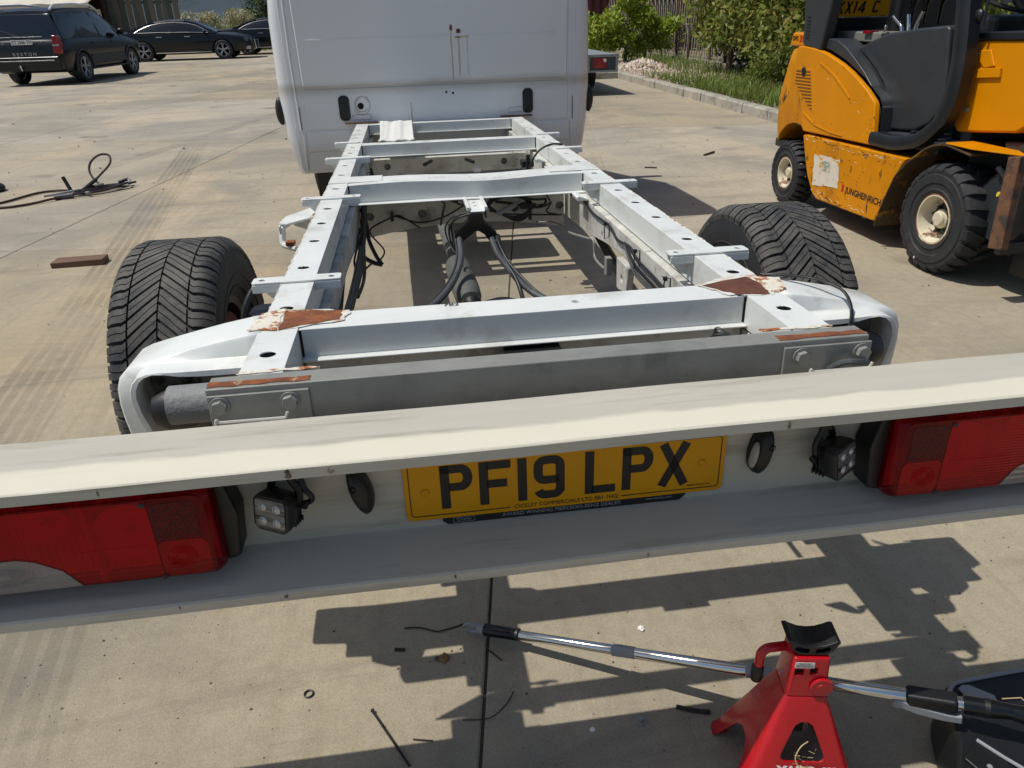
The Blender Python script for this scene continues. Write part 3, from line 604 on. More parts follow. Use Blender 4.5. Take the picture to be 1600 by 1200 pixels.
# tail lamps
def lens_mat(name, c, rg, bump_s, mix2=None):
    mt = pm(name, c, rg, 0, (3, .12), None, [(mix2 or c, 2.5, .40, .70)], coat=.15, spec=.3)
    n = mt.node_tree.nodes; L = mt.node_tree.links; b = n['Principled BSDF']
    tc = n.new('ShaderNodeTexCoord'); wv = n.new('ShaderNodeTexWave'); wv.wave_type = 'BANDS'; wv.bands_direction = 'Z'; wv.inputs['Scale'].default_value = bump_s; L.new(tc.outputs['Object'], wv.inputs[0])
    bp = n.new('ShaderNodeBump'); bp.inputs['Strength'].default_value = .12; bp.inputs['Distance'].default_value = .002; L.new(wv.outputs[0], bp.inputs['Height']); L.new(bp.outputs[0], b.inputs['Normal']); return mt
def clear_lens(name, c, rg=.06, spec=.5, bs=0, bstr=.2, haze=.24):
    mt = bpy.data.materials.new(name); mt.use_nodes = True; n = mt.node_tree.nodes; L = mt.node_tree.links; n.remove(n['Principled BSDF'])
    tr = n.new('ShaderNodeBsdfTransparent'); tc = n.new('ShaderNodeTexCoord'); ns = n.new('ShaderNodeTexNoise'); ns.inputs['Scale'].default_value = 14; ns.inputs['Detail'].default_value = 8; L.new(tc.outputs['Object'], ns.inputs[0])
    mr = n.new('ShaderNodeMapRange'); mr.inputs[1].default_value = .45; mr.inputs[2].default_value = .8; mr.inputs[3].default_value = 0; mr.inputs[4].default_value = .35; L.new(ns.outputs[0], mr.inputs[0])
    mc = n.new('ShaderNodeMix'); mc.data_type = 'RGBA'; mc.inputs[6].default_value = (*c, 1); mc.inputs[7].default_value = (c[0]*.8, c[1]*.75, c[2]*.75, 1); L.new(mr.outputs[0], mc.inputs[0]); L.new(mc.outputs[2], tr.inputs[0])
    gl = n.new('ShaderNodeBsdfGlossy'); gl.inputs['Roughness'].default_value = rg; fr = n.new('ShaderNodeFresnel'); fr.inputs['IOR'].default_value = 1.28
    df = n.new('ShaderNodeBsdfDiffuse'); df.inputs[0].default_value = (c[0]*.62, c[1]**2*.25, c[2]**2*.4, 1) if c[1] < .5 else (.52, .50, .47, 1)     # dust and haze in the plastic
    m0 = n.new('ShaderNodeMixShader'); m0.inputs[0].default_value = haze; L.new(tr.outputs[0], m0.inputs[1]); L.new(df.outputs[0], m0.inputs[2])
    mx = n.new('ShaderNodeMixShader'); L.new(fr.outputs[0], mx.inputs[0]); L.new(m0.outputs[0], mx.inputs[1]); L.new(gl.outputs[0], mx.inputs[2]); L.new(mx.outputs[0], n['Material Output'].inputs[0])
    if bs:
        wv = n.new('ShaderNodeTexWave'); wv.wave_type = 'BANDS'; wv.bands_direction = 'Z'; wv.inputs['Scale'].default_value = bs; L.new(tc.outputs['Object'], wv.inputs[0])
        bp = n.new('ShaderNodeBump'); bp.inputs['Strength'].default_value = bstr; bp.inputs['Distance'].default_value = .002; L.new(wv.outputs[0], bp.inputs['Height']); L.new(bp.outputs[0], gl.inputs['Normal']); L.new(bp.outputs[0], fr.inputs['Normal'])
    return mt
M_lens = clear_lens('red_lamp_lens', (.98,.22,.23), .09, .5, 60, .035); M_lensrim = clear_lens('dark_red_lamp_lens', (.62,.10,.13), .05, .5, 0, .2, .2); M_lensorange = clear_lens('amber_red_lamp_lens', (.95,.24,.19), .09, .5, 45, .035); M_lensclear = clear_lens('clear_lamp_lens', (.88,.86,.85), .09, .5, 30, .04, .35)
M_refl = pm('lamp_reflector', '#e6e4e0', .45, 0, (20,.1), None)
def reflex_mat():
    mt = pm('reflex_lens', '#520d14', .3, 0, None, None, coat=0., spec=.2); n = mt.node_tree.nodes; L = mt.node_tree.links; b = n['Principled BSDF']
    tc = n.new('ShaderNodeTexCoord'); v = n.new('ShaderNodeTexVoronoi'); v.inputs['Scale'].default_value = 330; v.inputs['Randomness'].default_value = .15; L.new(tc.outputs['Object'], v.inputs[0])
    rp = n.new('ShaderNodeMapRange'); rp.inputs[1].default_value = .15; rp.inputs[2].default_value = .6; L.new(v.outputs['Distance'], rp.inputs[0])
    mx = n.new('ShaderNodeMix'); mx.data_type = 'RGBA'; L.new(rp.outputs[0], mx.inputs[0]); mx.inputs[6].default_value = (*srgb('#a01a1f'),1); mx.inputs[7].default_value = (*srgb('#33070b'),1); L.new(mx.outputs[2], b.inputs['Base Color'])
    bp = n.new('ShaderNodeBump'); bp.inputs['Strength'].default_value = .6; bp.inputs['Distance'].default_value = .002; L.new(v.outputs['Distance'], bp.inputs['Height']); L.new(bp.outputs[0], b.inputs['Normal']); return mt
M_reflex = reflex_mat()
for s in (-1, 1):
    tl = empty('tail_lamp', parent=CH); tag(tl, label='red tail lamp in the left half of the bar' if s < 0 else 'red tail lamp in the right half of the bar')
    xi, xo = (.530, .955) if s < 0 else (.500, .925)
    def X(u): return s*u
    def ring(in_, y, r):
        a, b = sorted((X(xi+in_), X(xo-in_))); return [(x,y,z) for x, z in rrect(a, b, .596+in_, .748-in_, r, 6)]
    g = G(); g.loft([ring(.012,-.2045,.02), ring(.004,-.236,.02), ring(.004,-.246,.02)]); g.build('lamp_housing', M_black, tl, 40)
    def panel(poly, y, t, mt, name):
        q = [(X(u),z) for u, z in poly]; g_ = G(); g_.prism(q, 'y', y, y-t); return g_.build(name, mt, tl, 40)
    o_ = xi-.53
    red_up = [(u+o_,z) for u, z in [(.6155,.609),(.7265,.609),(.747,.6355),(.779,.6555),(.802,.6620),(.93,.6620),(.93,.736),(.6155,.736)]]
    clear = [(u+o_,z) for u, z in [(.728,.606),(.748,.6345),(.780,.6540),(.803,.6605),(.93,.6605),(.93,.606)]]
    refl = [(u+o_,z) for u, z in rrect(.552,.6145,.668,.730,.008,4)]; indi = [(u+o_,z) for u, z in rrect(.546,.6145,.607,.667,.012,4)]
    g = G(); g.loft([ring(.000,-.2465,.02), ring(.000,-.264,.02), ring(.003,-.273,.019), ring(.008,-.2785,.017)], False); g.build('rim_lens', M_lensrim, tl, 50)
    g = G(); g.loft([ring(.008,-.2785,.017), ring(.0095,-.2803,.016)]); o = g.build('lens_frame', M_lensrim, tl)
    k = G()
    for pl_ in (red_up, clear, refl, indi): k.prism([(X(u),z) for u, z in pl_], 'y', -.27, -.29)
    cut(o, k)
    panel(red_up, -.2785, .0022, M_lens, 'red_lens'); panel(clear, -.2785, .0024, M_lensclear, 'reversing_lens'); panel(refl, -.2785, .002, M_reflex, 'reflex_panel'); panel(indi, -.2785, .002, M_lensorange, 'indicator_lens')
    # reflectors and dividers behind the lens
    g = G(); a_, b_ = sorted((X(xi+.012), X(xo-.012))); g.box(a_, b_, -.2490, -.2470, .606, .738); g.build('reflector_plate', M_refl, tl, None)
    for u in (.6155, .70, .82, .90):
        a_, b_ = sorted((X(u+o_), X(u+o_+.0015))); G().box(a_, b_, -.2770, -.2492, .607, .737).build('lamp_divider', M_refl, tl, None)
    for cu, cz, r_ in ((.585,.637,.026),(.655,.672,.050),(.76,.700,.034),(.86,.700,.034),(.85,.633,.024)):
        g = G(); g.lathe([(r_,-.262),(r_*.85,-.257),(r_*.55,-.2525),(r_*.2,-.2502)], (X(cu+o_),0,cz), 'y', 28); g.lathe([(.0001,-.268),(.006,-.266),(.008,-.262),(.006,-.252)], (X(cu+o_),0,cz), 'y', 14); g.build('reflector_bowl', M_refl, tl)
    g = G()
    for i in range(30): u = .618+o_+.0105*i; a_, b_ = sorted((X(u), X(u+.002))); g.box(a_, b_, -.2520, -.2492, .608, .736)
    g.build('reflector_ribs', M_refl, tl, None)
    g = G()
    for k in range(4): g.tube([(X(.585+o_+(.020-.004*k)*math.cos(a/24*2*math.pi)), -.2818, .639+(.017-.0035*k)*math.sin(a/24*2*math.pi)) for a in range(24)], .0006, 5, True)
    g.build('indicator_rings', M_lensorange, tl)
    g = G()
    for k in range(6): g.tube([(X(.825+o_+(.042-.006*k)*math.cos(a/28*2*math.pi)), -.2822, .632+(.016-.0023*k)*math.sin(a/28*2*math.pi)) for a in range(28)], .0005, 5, True)
    g.build('reversing_rings', M_lensclear, tl)
    g = G()
    for k in range(34): g.ball((X(.626+o_+.003*k), -.2820, .664), .0007, 4)
    for k in range(26): g.ball((X(.548+o_+.0026*k if k < 24 else .612+o_), -.2820, .6705), .0007, 4)
    g.build('lens_beads', M_lens, tl)
    for u, z in ((.620,.730),(.616,.606)):
        g = G(); g.lathe([(.0012,-.2812),(.0024,-.2822),(.0036,-.2822),(.0042,-.2805)], (X(u+o_),0,z), 'y', 16, True); g.build('lens_screw', M_carplastic, tl)
    G().prism([(X(xi-.016),.605),(X(xi+.01),.600),(X(xi+.01),.745),(X(xi-.010),.742),(X(xi-.024),.68)], 'y', -.2045, -.252).build('side_bellows', M_black, tl, bevel=.006)
# work lamps hanging from the top flange
M_led = pm('led_lens_clear', '#b9b9b4', .08, .4, (20,.1))
def work_lamp(x, y, z, yaw, tilt, tilt_roll, lab):
    wl = empty('work_lamp', (x,y,z), (tilt, tilt_roll, yaw), CH); tag(wl, label=lab)
    h = .028
    g = G()
    def rr_(a, y_, c): return [(u,y_,w_) for u, w_ in [(-a+c,-a),(a-c,-a),(a,-a+c),(a,a-c),(a-c,a),(-a+c,a),(-a,a-c),(-a,-a+c)]]
    g.loft([rr_(.017,.030,.005), rr_(.024,.016,.008), rr_(.029,.006,.009), rr_(.030,-.012,.009), rr_(.0285,-.016,.008)]); g.build('lamp_body', M_black, wl, 30, bevel=.001)
    g = G()
    for k in range(4): g.box(-.026,.026,.008+.006*k,.0105+.006*k,-.028+.0005*k,-.018)
    for k in range(4): g.box(-.026+.001*k,-.016,.008+.006*k,.0105+.006*k,-.024,.020); g.box(.016,.026-.001*k,.008+.006*k,.0105+.006*k,-.024,.020)
    g.build('cooling_fins', M_black, wl, None)
    g = G(); g.prism(rrect(-.0245,.0245,-.0245,.0245,.004,3), 'y', -.0163, -.0175); g.build('lamp_glass', pm('ribbed_lamp_glass', '#7c7e7d', .15, .2, (90,.3,(.1,1,3)), None, [('#2a2b2c', 160, .45, .6, (.05,1,1))]), wl)
    for u in (-.0115,.0115):
        for v in (-.0115,.0115):
            g = G(); g.lathe([(.0001,-.0205),(.003,-.0200),(.0046,-.0188),(.006,-.0178),(.0068,-.0180)], (u,0,v), 'y', 18); g.build('led_lens', M_led, wl)
    g = G(); g.tube(fillet([(-.024,.022,.0),(-.024,.022,.030),(-.010,.018,.046),(-.008,.016,.075)], .01), .006, 8)
    g.tube(fillet([(.024,.022,.0),(.024,.022,.030),(.010,.018,.046),(.008,.016,.075)], .01), .006, 8); g.cyl((-.034,.022,.004),(.036,.022,.004),.006,n=12); g.cyl((.0,.016,.05),(.0,.016,.078),.0085,n=12)
    g.build('swivel_mount', M_black, wl)
    G().tube(smooth_path([(.02,.028,.0),(.034,.034,.004),(.04,.030,.016),(.03,.026,.03),(.02,.03,.05)]), .0045, 8).build('lamp_lead', M_black, wl)
work_lamp(-.452, -.246, .678, R(-26), R(-6), R(4), 'small square LED work lamp turned to the left')
work_lamp(.425, -.244, .668, R(31), R(-6), R(-5), 'small square LED work lamp turned to the right')
# hooded plate lamps
for s, xc in ((-1, -.334), (1, .310)):
    pl = empty('plate_lamp', (xc,-.2045,.678), (0,R(14*s if s < 0 else 10),0), CH)
    g = G(); rings = []
    for y_, sc_ in ((0,1.), (-.012,1.0), (-.022,.9), (-.029,.70), (-.032,.4)):
        rings.append([(s*-1*(-.021*sc_) if False else (x*sc_), y_, z*sc_) for x, z in [(.019*math.cos(a)*(1 if math.cos(a)*s < 0 else .75), .043*math.sin(a)) for a in [2*math.pi*k/24 for k in range(24)]]])
    g.loft(rings); o = g.build('lamp_hood', M_black, pl, 50)
    if s > 0:
        k = G(); k.box(*(sorted((-s*.0115, -s*.06))), -.06, -.0105, -.06, .02); cut(o, k)
    g = G(); g.ball((-s*(.012 if s > 0 else .006),-.015,-.008), .012, 10, (.5,1,2.0)); g.build('lamp_glass', pm('plate_lamp_glass', '#a5a39b', .15, 0, (20,.1)), pl)
    g = G(); g.lathe([(.004,-.0335),(.0055,-.033),(.006,-.031)], (s*.004,0,.015), 'y', 14); g.build('lamp_screw_hole', M_void, pl)
# number plate
M_plate = pm('yellow_plate', '#d09200', .38, 0, (8, .05), None, coat=.08, spec=.25)
M_strip = pm('black_dealer_strip', '#15171a', .4, 0, (20,.1)); M_screw = pm('dull_screw','#55514c',.4,.5,(20,.1)); M_striptext = pm('grey_dealer_lettering', '#8d9092', .5, 0, (20,.05))
PX, PZ, PY = -.0075, .604, -.2045
pl = empty('number_plate', parent=CH)
g = G(); g.prism(rrect(PX-.26, PX+.26, PZ, PZ+.111, .010, 5), 'y', PY, PY-.0035); g.build('plate_blank', M_plate, pl, bevel=.0008)
def strokes(g_, paths, w_, ox, oz, sx, sz, y, t=.0006):
    """flat ribbons of constant width along polylines"""
    for p in paths:
        P = [Vector((ox+a*sx, 0, oz+b*sz)) for a, b in p]
        L_ = []; Rr = []
        for i in range(len(P)):
            d0 = (P[i]-P[i-1]).normalized() if i else (P[1]-P[0]).normalized(); d1 = (P[i+1]-P[i]).normalized() if i < len(P)-1 else d0
            tn = (d0+d1); tn = tn.normalized() if tn.length > 1e-6 else d0; nv = Vector((-tn.z,0,tn.x)); k = w_/2/max(.35, nv.dot(Vector((-d0.z,0,d0.x))))
            L_.append(P[i]+nv*k); Rr.append(P[i]-nv*k)
        rings = [[(a.x,y,a.z),(b.x,y,b.z),(b.x,y-t,b.z),(a.x,y-t,a.z)] for a, b in zip(L_, Rr)]
        g_.loft(rings)
def arc(cx, cy, rx, ry, a0, a1, n=10): return [(cx+rx*math.cos(R(a0+(a1-a0)*k/n)), cy+ry*math.sin(R(a0+(a1-a0)*k/n))) for k in range(n+1)]
Wg, Hg, Sk = .050, .079, .0145
q = Sk/2
GL = {'P': [[(q,0),(q,Hg)], [(0,Hg-q)]+[(.033,Hg-q)]+arc(.032,Hg-.0235,.0115,.0165,90,-90,10)[1:-1]+[(.033,Hg-.040),(Sk*.8,Hg-.040)]],
      'F': [[(q,0),(q,Hg)], [(Sk*.8,Hg-q),(Wg,Hg-q)], [(Sk*.8,Hg-.041),(Wg*.88,Hg-.041)]],
      '1': [[(q,0),(q,Hg)]],
      'L': [[(q,0),(q,Hg)], [(Sk*.8,q),(Wg,q)]],
      'X': [[(q*.8,0),(Wg-q*.8,Hg)], [(Wg-q*.8,0),(q*.8,Hg)]],
      '9': [arc(.0185,Hg-.0185,.0112,.0112,180,90,5)+arc(Wg-.0185,Hg-.0185,.0112,.0112,90,0,5)+[(Wg-q,.0185)]+arc(Wg-.0185,.0185,.0112,.0112,0,-90,5)+arc(.0185,.0185,.0112,.0112,-90,-165,5),
            [(Wg-q-.002,Hg-.044)]+[(.020,Hg-.044)]+arc(.0185,Hg-.033,.0112,.0112,-90,-180,5)+[(q,Hg-.0185)]],
      'K': [[(q,0),(q,Hg)], [(q,.030),(Wg-q*.6,Hg)], [(.020,.040),(Wg-q*.6,0)]],
      '4': [[(.036,0),(.036,Hg)], [(.036,Hg-.004),(q*.9,.026),(q*.7,.0225),(Wg,.0225)]],
      'C': [arc(Wg-.0185,Hg-.0185,.0112,.0112,15,90,5)+arc(.0185,Hg-.0185,.0112,.0112,90,180,5)+arc(.0185,.0185,.0112,.0112,180,270,5)+arc(Wg-.0185,.0185,.0112,.0112,-90,-15,5)]}
def reg_text(txt, x, z, y, parent, mt, gap=.011, space=.033, k=1., shear=0.):
    for ch in txt:
        if ch == ' ': x += (space-gap)*k; continue
        g_ = G(); strokes(g_, GL[ch], Sk*k, x, z, k, k, y); g_.build('plate_character', mt, parent, None); x += ((Sk if ch == '1' else Wg)+gap)*k
reg_text('PF19 LPX', PX-.2035, PZ+.0185, PY-.0036, pl, M_ink, gap=.011)
# thin printed border, broken for the supplier line
g = G(); by = PY-.0036
outl = rrect(PX-.252, PX+.252, PZ+.008, PZ+.103, .006, 4)
pts = outl+[outl[0]]
for a, b in zip(pts[:-1], pts[1:]):
    if abs(a[1]-b[1]) < 1e-6 and a[1] < PZ+.02:
        for x0, x1 in ((min(a[0],b[0]), PX-.095), (PX+.088, max(a[0],b[0]))): g.box(x0, x1, by-.0005, by, a[1]-.0007, a[1]+.0007)
    else: strokes(g, [[(a[0],a[1]),(b[0],b[1])]], .0014, 0, 0, 1, 1, by, .0005)
g.build('plate_border', M_ink, pl, None)
FR = lambda x, z, y=by: frame((x,y-.0002,z), (1,0,0), (0,0,1))
text('supplier_line', 'CICELEY COMMERCIALS LTD BB1 1HQ', .0098, M_ink, FR(PX-.003, PZ+.0085), pl, .0002, 1.0, 1.02)
text('maker_line', 'BESTPLATE BS AU 145d', .0038, M_ink, FR(PX+.218, PZ+.0145), pl, .0002)
for x in (PX-.228, PX+.221): G().lathe([(.0001,PY-.0075),(.004,PY-.0072),(.0065,PY-.0055),(.0075,PY-.0036)], (x,0,PZ+.052 if x < 0 else PZ+.056), 'y', 20).build('plate_fixing', M_plate, pl)
g = G(); g.prism([(PX-.196,PZ-.013),(PX+.188,PZ-.013),(PX+.198,PZ-.004),(PX+.198,PZ+.002),(PX-.204,PZ+.002),(PX-.204,PZ-.006)], 'y', PY, PY-.002); g.build('dealer_strip', M_strip, pl)
FS = lambda x, z: frame((x,PY-.0022,z), (1,0,0), (0,0,1))
text('dealer_line', 'AWARD WINNING MERCEDES-BENZ DEALER', .0092, M_striptext, FS(PX-.010, PZ-.0058), pl, .0002, 1.05)
text('dealer_web', 'www.ciceley.com', .0058, M_striptext, FS(PX+.152, PZ-.0048), pl, .0002, 1.1)
text('dealer_logo', 'Ciceley', .0068, M_striptext, FS(PX-.170, PZ-.0058), pl, .0002, 1.2)
g = G()
for a, b in (((PX-.187,PZ-.0102),(PX-.153,PZ-.0102)), ((PX-.187,PZ-.0018),(PX-.153,PZ-.0018)), ((PX-.187,PZ-.0102),(PX-.187,PZ-.0018)), ((PX-.153,PZ-.0102),(PX-.153,PZ-.0018))): strokes(g, [[a,b]], .0007, 0, 0, 1, 1, PY-.0022, .0003)
g.build('logo_frame', M_striptext, pl, None)
# ------------------------------------------------------------ cab (same vehicle)
M_cab = pm('white_cab_paint', '#d8dbde', .3, 0, (1.2, .03), (30, .03), [('#a7a89f', 2.2, .64, .95), ('#7d7a70', 40, .74, .79)], coat=.2)
M_seam = pm('panel_seam', '#5a5a55', .8, 0, (10,.2)); M_dirt = pm('road_film', '#a9a9a2', .8, 0, (4,.15), None, [('#6d6a60', 12, .5, .7)])
def cab_grime(mt):
    # road film settled along the ledge and on the low panels
    n = mt.node_tree.nodes; L = mt.node_tree.links; b = n['Principled BSDF']; src = b.inputs['Base Color'].links[0].from_socket
    tc = n.new('ShaderNodeTexCoord'); sep = n.new('ShaderNodeSeparateXYZ'); L.new(tc.outputs['Object'], sep.inputs[0]); ns = n.new('ShaderNodeTexNoise'); ns.inputs['Scale'].default_value = 5; ns.inputs['Detail'].default_value = 8
    mp = n.new('ShaderNodeMapping'); mp.inputs['Scale'].default_value = (.6,1,2); L.new(tc.outputs['Object'], mp.inputs[0]); L.new(mp.outputs[0], ns.inputs[0])
    ad = n.new('ShaderNodeMath'); ad.operation = 'MULTIPLY_ADD'; L.new(ns.outputs[0], ad.inputs[0]); ad.inputs[1].default_value = .05; L.new(sep.outputs['Z'], ad.inputs[2])
    def rr(lo, hi, v):
        r_ = n.new('ShaderNodeMapRange'); r_.interpolation_type = 'SMOOTHSTEP'; r_.inputs[1].default_value = lo; r_.inputs[2].default_value = hi; r_.inputs[4].default_value = v; L.new(ad.outputs[0], r_.inputs[0]); return r_.outputs[0]
    mu = n.new('ShaderNodeMath'); mu.operation = 'MULTIPLY'; L.new(rr(.965,1.028,.6), mu.inputs[0]); L.new(rr(1.085,1.03,1.), mu.inputs[1])
    mx2 = n.new('ShaderNodeMath'); mx2.operation = 'MAXIMUM'; L.new(mu.outputs[0], mx2.inputs[0]); L.new(rr(.80,.62,.45), mx2.inputs[1])
    mx = n.new('ShaderNodeMix'); mx.data_type = 'RGBA'; L.new(mx2.outputs[0], mx.inputs[0]); L.new(src, mx.inputs[6]); mx.inputs[7].default_value = (*srgb('#a09a8b'), 1); L.new(mx.outputs[2], b.inputs['Base Color'])
cab_grime(M_cab)
WID = [(.48,.93),(.60,.968),(.75,.988),(.95,1.0),(1.4,.995),(1.8,.955),(2.15,.87),(2.32,.80),(2.42,.68),(2.47,.40),(2.48,0)]
def cab_ring(y, k, zb, zt, wmul=1.):
    pts = []
    for z, wd in WID:
        zz = zb+(z-.48)/(2.48-.48)*(zt-zb); wd *= 1.018; pts.append((wd*wmul-k if wd > k else 0, zz))
    r_ = [(x,y,z) for x, z in pts]; l_ = [(-x,y,z) for x, z in pts[-2::-1]]
    return r_+l_
cab = empty('cab', parent=CH)
st = [cab_ring(3.95,.10,.50,2.40), cab_ring(3.955,.065,.49,2.43), cab_ring(3.975,.03,.485,2.46), cab_ring(4.02,.008,.48,2.48), cab_ring(4.10,0,.48,2.48), cab_ring(4.9,0,.46,2.44), cab_ring(5.1,0,.45,2.30,.995), cab_ring(5.75,.02,.45,1.42,.99), cab_ring(6.1,.06,.42,1.18,.97), cab_ring(6.3,.14,.40,.95,.95), cab_ring(6.38,.25,.42,.75,.93)]
g = G(); g.loft(st); body = g.build('body_shell', M_cab, cab, 50)
k = G()
for s in (-1, 1): k.cyl((s*.60,5.29,.36), (s*1.2,5.29,.36), .46, n=40)
cut(body, k)
# back wall relief
g = G(); up_ = [(-.755,1.04),(.755,1.04),(.82,2.18),(.72,2.30),(-.72,2.30),(-.82,2.18)]
def inset(p, d): 
    c_ = (sum(a for a, b in p)/len(p), sum(b for a, b in p)/len(p)); return [(c_[0]+(a-c_[0])*(1-d), c_[1]+(b-c_[1])*(1-d)) for a, b in p]
wide = [(-.852,1.012),(.852,1.012),(.872,2.2),(.78,2.33),(-.78,2.33),(-.872,2.2)]
g.loft([[(x,3.952,z) for x, z in wide], [(x,3.934,z) for x, z in inset(wide,.012)], [(x,3.9325,z) for x, z in up_], [(x,3.9285,z) for x, z in inset(up_,.05)], [(x,3.927,z) for x, z in inset(up_,.12)]]); g.build('back_panel', M_cab, cab, 25, bevel=.003)
g = G(); g.loft([[(x,3.952,z) for x, z in rrect(-.86,.86,.76,1.004,.02,3)], [(x,3.944,z) for x, z in rrect(-.852,.852,.766,.998,.02,3)]]); g.build('lower_back_panel', M_cab, cab, 30)
G().tube([(-.79,3.9266,1.285),(.77,3.9266,1.285)], .0022, 6).build('panel_crease', M_cab, cab)
for s in (-1, 1):
    a, b = sorted((s*.45, s*.862)); G().box(a, b, 3.944, 3.97, .628, .752).build('skirt_panel', M_cab, cab, bevel=.004)
    g = G(); g.prism([(s*.45,.622),(s*.862,.622),(s*.875,.52),(s*.80,.50),(s*.70,.53),(s*.45,.56)], 'y', 3.946, 3.97); g.build('skirt_panel', M_cab, cab, bevel=.004)
    g = G(); g.prism([(s*.869,.74),(s*.885,.74),(s*.899,.50),(s*.882,.505)], 'y', 3.943, 3.97); g.prism([(s*.889,.74),(s*.93,.745),(s*.925,.52),(s*.903,.50)], 'y', 3.953, 4.0); g.build('corner_skirt', M_cab, cab, bevel=.003)
    # body-side pillar strips
    g = G(); g.tube([(s*.895,3.948,.76),(s*.902,3.948,1.2),(s*.895,3.948,1.7),(s*.86,3.95,2.1)], .006, 6); g.tube([(s*.925,3.956,.76),(s*.932,3.956,1.2),(s*.925,3.956,1.7),(s*.89,3.96,2.1)], .005, 6); g.build('pillar_bead', M_cab, cab)
    G().box(*sorted((s*.8865,s*.8885)), 3.9445, 3.95, .76, .90).build('pillar_seam', M_seam, cab, None)
    # black vent slot, side rubbing strip
    xv = -.604 if s < 0 else .587
    g = G(); g.loft([[(x,3.945,z) for x, z in rrect(xv-.035,xv+.035,.806,.960,.028,5)], [(x,3.936,z) for x, z in rrect(xv-.033,xv+.033,.808,.958,.027,5)], [(x,3.934,z) for x, z in rrect(xv-.027,xv+.027,.814,.952,.024,5)]]); g.build('vent', M_black, cab)
    g = G(); g.ball((0,0,0), 1, 12); g.xf(Matrix.Translation((s*1.018,4.04,.875)) @ Matrix.Diagonal((.032,.04,.086,1))); g.build('side_marker', M_black, cab)
    # glass, mirror, door handle
    g = G(); g.prism([(4.28,1.32),(5.25,1.35),(4.98,2.05),(4.30,2.10)], 'x', s*.90, s*.9); gl = G()
    gl.add([(s*1.0,4.28,1.34),(s*1.0,5.45,1.36),(s*.905,5.05,2.05),(s*.885,4.30,2.12)], [(0,1,2,3)]); o = gl.build('side_window', M_glass, cab, None); sd = o.modifiers.new('s','SOLIDIFY'); sd.thickness = .02; sd.offset = 0
    G().box(*sorted((s*1.02,s*1.16)), 5.28, 5.36, 1.38, 1.72).build('mirror', M_black, cab, bevel=.03)
    G().box(*sorted((s*.995,s*1.022)), 4.40, 4.58, 1.20, 1.24).build('door_handle', M_black, cab, bevel=.01)
    G().box(*sorted((s*.60,s*.86)), 4.13, 4.20, .30, .60).build('mud_flap', M_black, cab, bevel=.01)
    G().box(*sorted((s*.62,s*.90)), 5.98, 6.33, .78, .98).build('headlamp', M_glass, cab, bevel=.04)
    wh = empty('front_wheel', (s*.87,5.29,.345+5.29*math.sin(RAKE)), parent=CH); tyre(wh, .345, .225, 58); steel_rim(wh, s, .203, .215, M_galv)
gl = G(); gl.add([(-.82,5.745,1.46),(.82,5.745,1.46),(.70,5.13,2.28),(-.70,5.13,2.28)], [(0,1,2,3)]); o = gl.build('windscreen', M_glass, cab, None); sd = o.modifiers.new('s','SOLIDIFY'); sd.thickness = .04; sd.offset = 0
G().box(-.45,.45,6.30,6.42,.50,.80).build('grille', M_black, cab, bevel=.02)
# scraped filler hole, screw holes, rust
g = G(); g.cyl((-.500,3.9436,.893),(-.500,3.9415,.893),.020,n=16); g.build('open_hole', M_void, cab)
g = G()
for r_, a0, a1 in ((.045,20,250),(.052,-60,60),(.038,100,330),(.056,200,300)):
    g.tube([(-.492+r_*math.cos(R(a)), 3.9433, .90+r_*1.1*math.sin(R(a))) for a in np.linspace(a0,a1,22)], .0012, 5)
g.build('scraped_sealant', M_seam, cab)
for x, z in ((-.495,.84),(.52,.845)):
    g = G(); g.tube(fillet([(x-.06,3.943,z),(x+.05,3.943,z+.003),(x+.055,3.943,z-.03),(x-.062,3.943,z-.03)], .008), .0012, 5, True); g.build('sealant_outline', M_seam, cab)
for x, z in ((.055,.955),(.098,.948)): G().cyl((x,3.9438,z),(x,3.942,z),.007,n=12).build('screw_hole', M_void, cab)
def bp_(poly, mt, name, y=3.9266, t=.0008): G().prism(ragged(poly,4,.0025), 'y', y, y-t).build(name, mt, cab, None)
bp_([(.098,1.315),(.116,1.312),(.114,1.345),(.10,1.348)], M_rust, 'rust_spot'); bp_([(.138,1.30),(.165,1.295),(.168,1.318),(.142,1.322)], M_rustdark, 'rust_spot'); bp_([(.128,1.271),(.212,1.274),(.213,1.281),(.128,1.279)], M_rust, 'rust_spot')
M_streak = pm('rust_streak', '#bfb59c', .5, 0, (30,.06)); 
for x, z0, z1, w_ in ((.105,1.03,1.32,.004),(.150,1.05,1.272,.006),(.204,1.06,1.272,.0035)): bp_([(x-w_*.5,z0),(x+w_*.5,z0),(x+w_,z1),(x-w_,z1)], M_streak, 'rust_streak', 3.9267, .0006)
bp_([(-.18,.77),(-.175,.77),(-.172,.9),(-.182,.9)], M_streak, 'rust_streak', 3.9436, .0005)

# ------------------------------------------------------------ rag over the two front crossmembers
g = G(); NX, NY = 22, 18; vs_ = []; fs = []
for j in range(NY+1):
    t = j/NY; y = 3.925-.985*t
    for i in range(NX+1):
        u = i/NX; x = -.388+.016*t+(.205-.015*t)*u
        fold = .003*math.sin(u*13+1.2*math.sin(t*3))+.0015*math.sin(u*31+t*4)
        z = T+.012+fold-.05*math.sin(math.pi*max(0,min(1,(t-.06)/.90)))**.8
        if j == 0: z -= .04
        if j == NY: z -= .004
        vs_.append((x, y+.006*math.sin(u*9), z))
for j in range(NY):
    for i in range(NX): a = j*(NX+1)+i; fs.append((a,a+1,a+NX+2,a+NX+1))
g.add(vs_, fs); rag = g.build('rag', pm('white_cotton', '#d4d5d2', .9, 0, (30,.05), (260,.3)), None, 80)
rag.matrix_world = CH.matrix_basis.copy(); sd = rag.modifiers.new('s','SOLIDIFY'); sd.thickness = .004
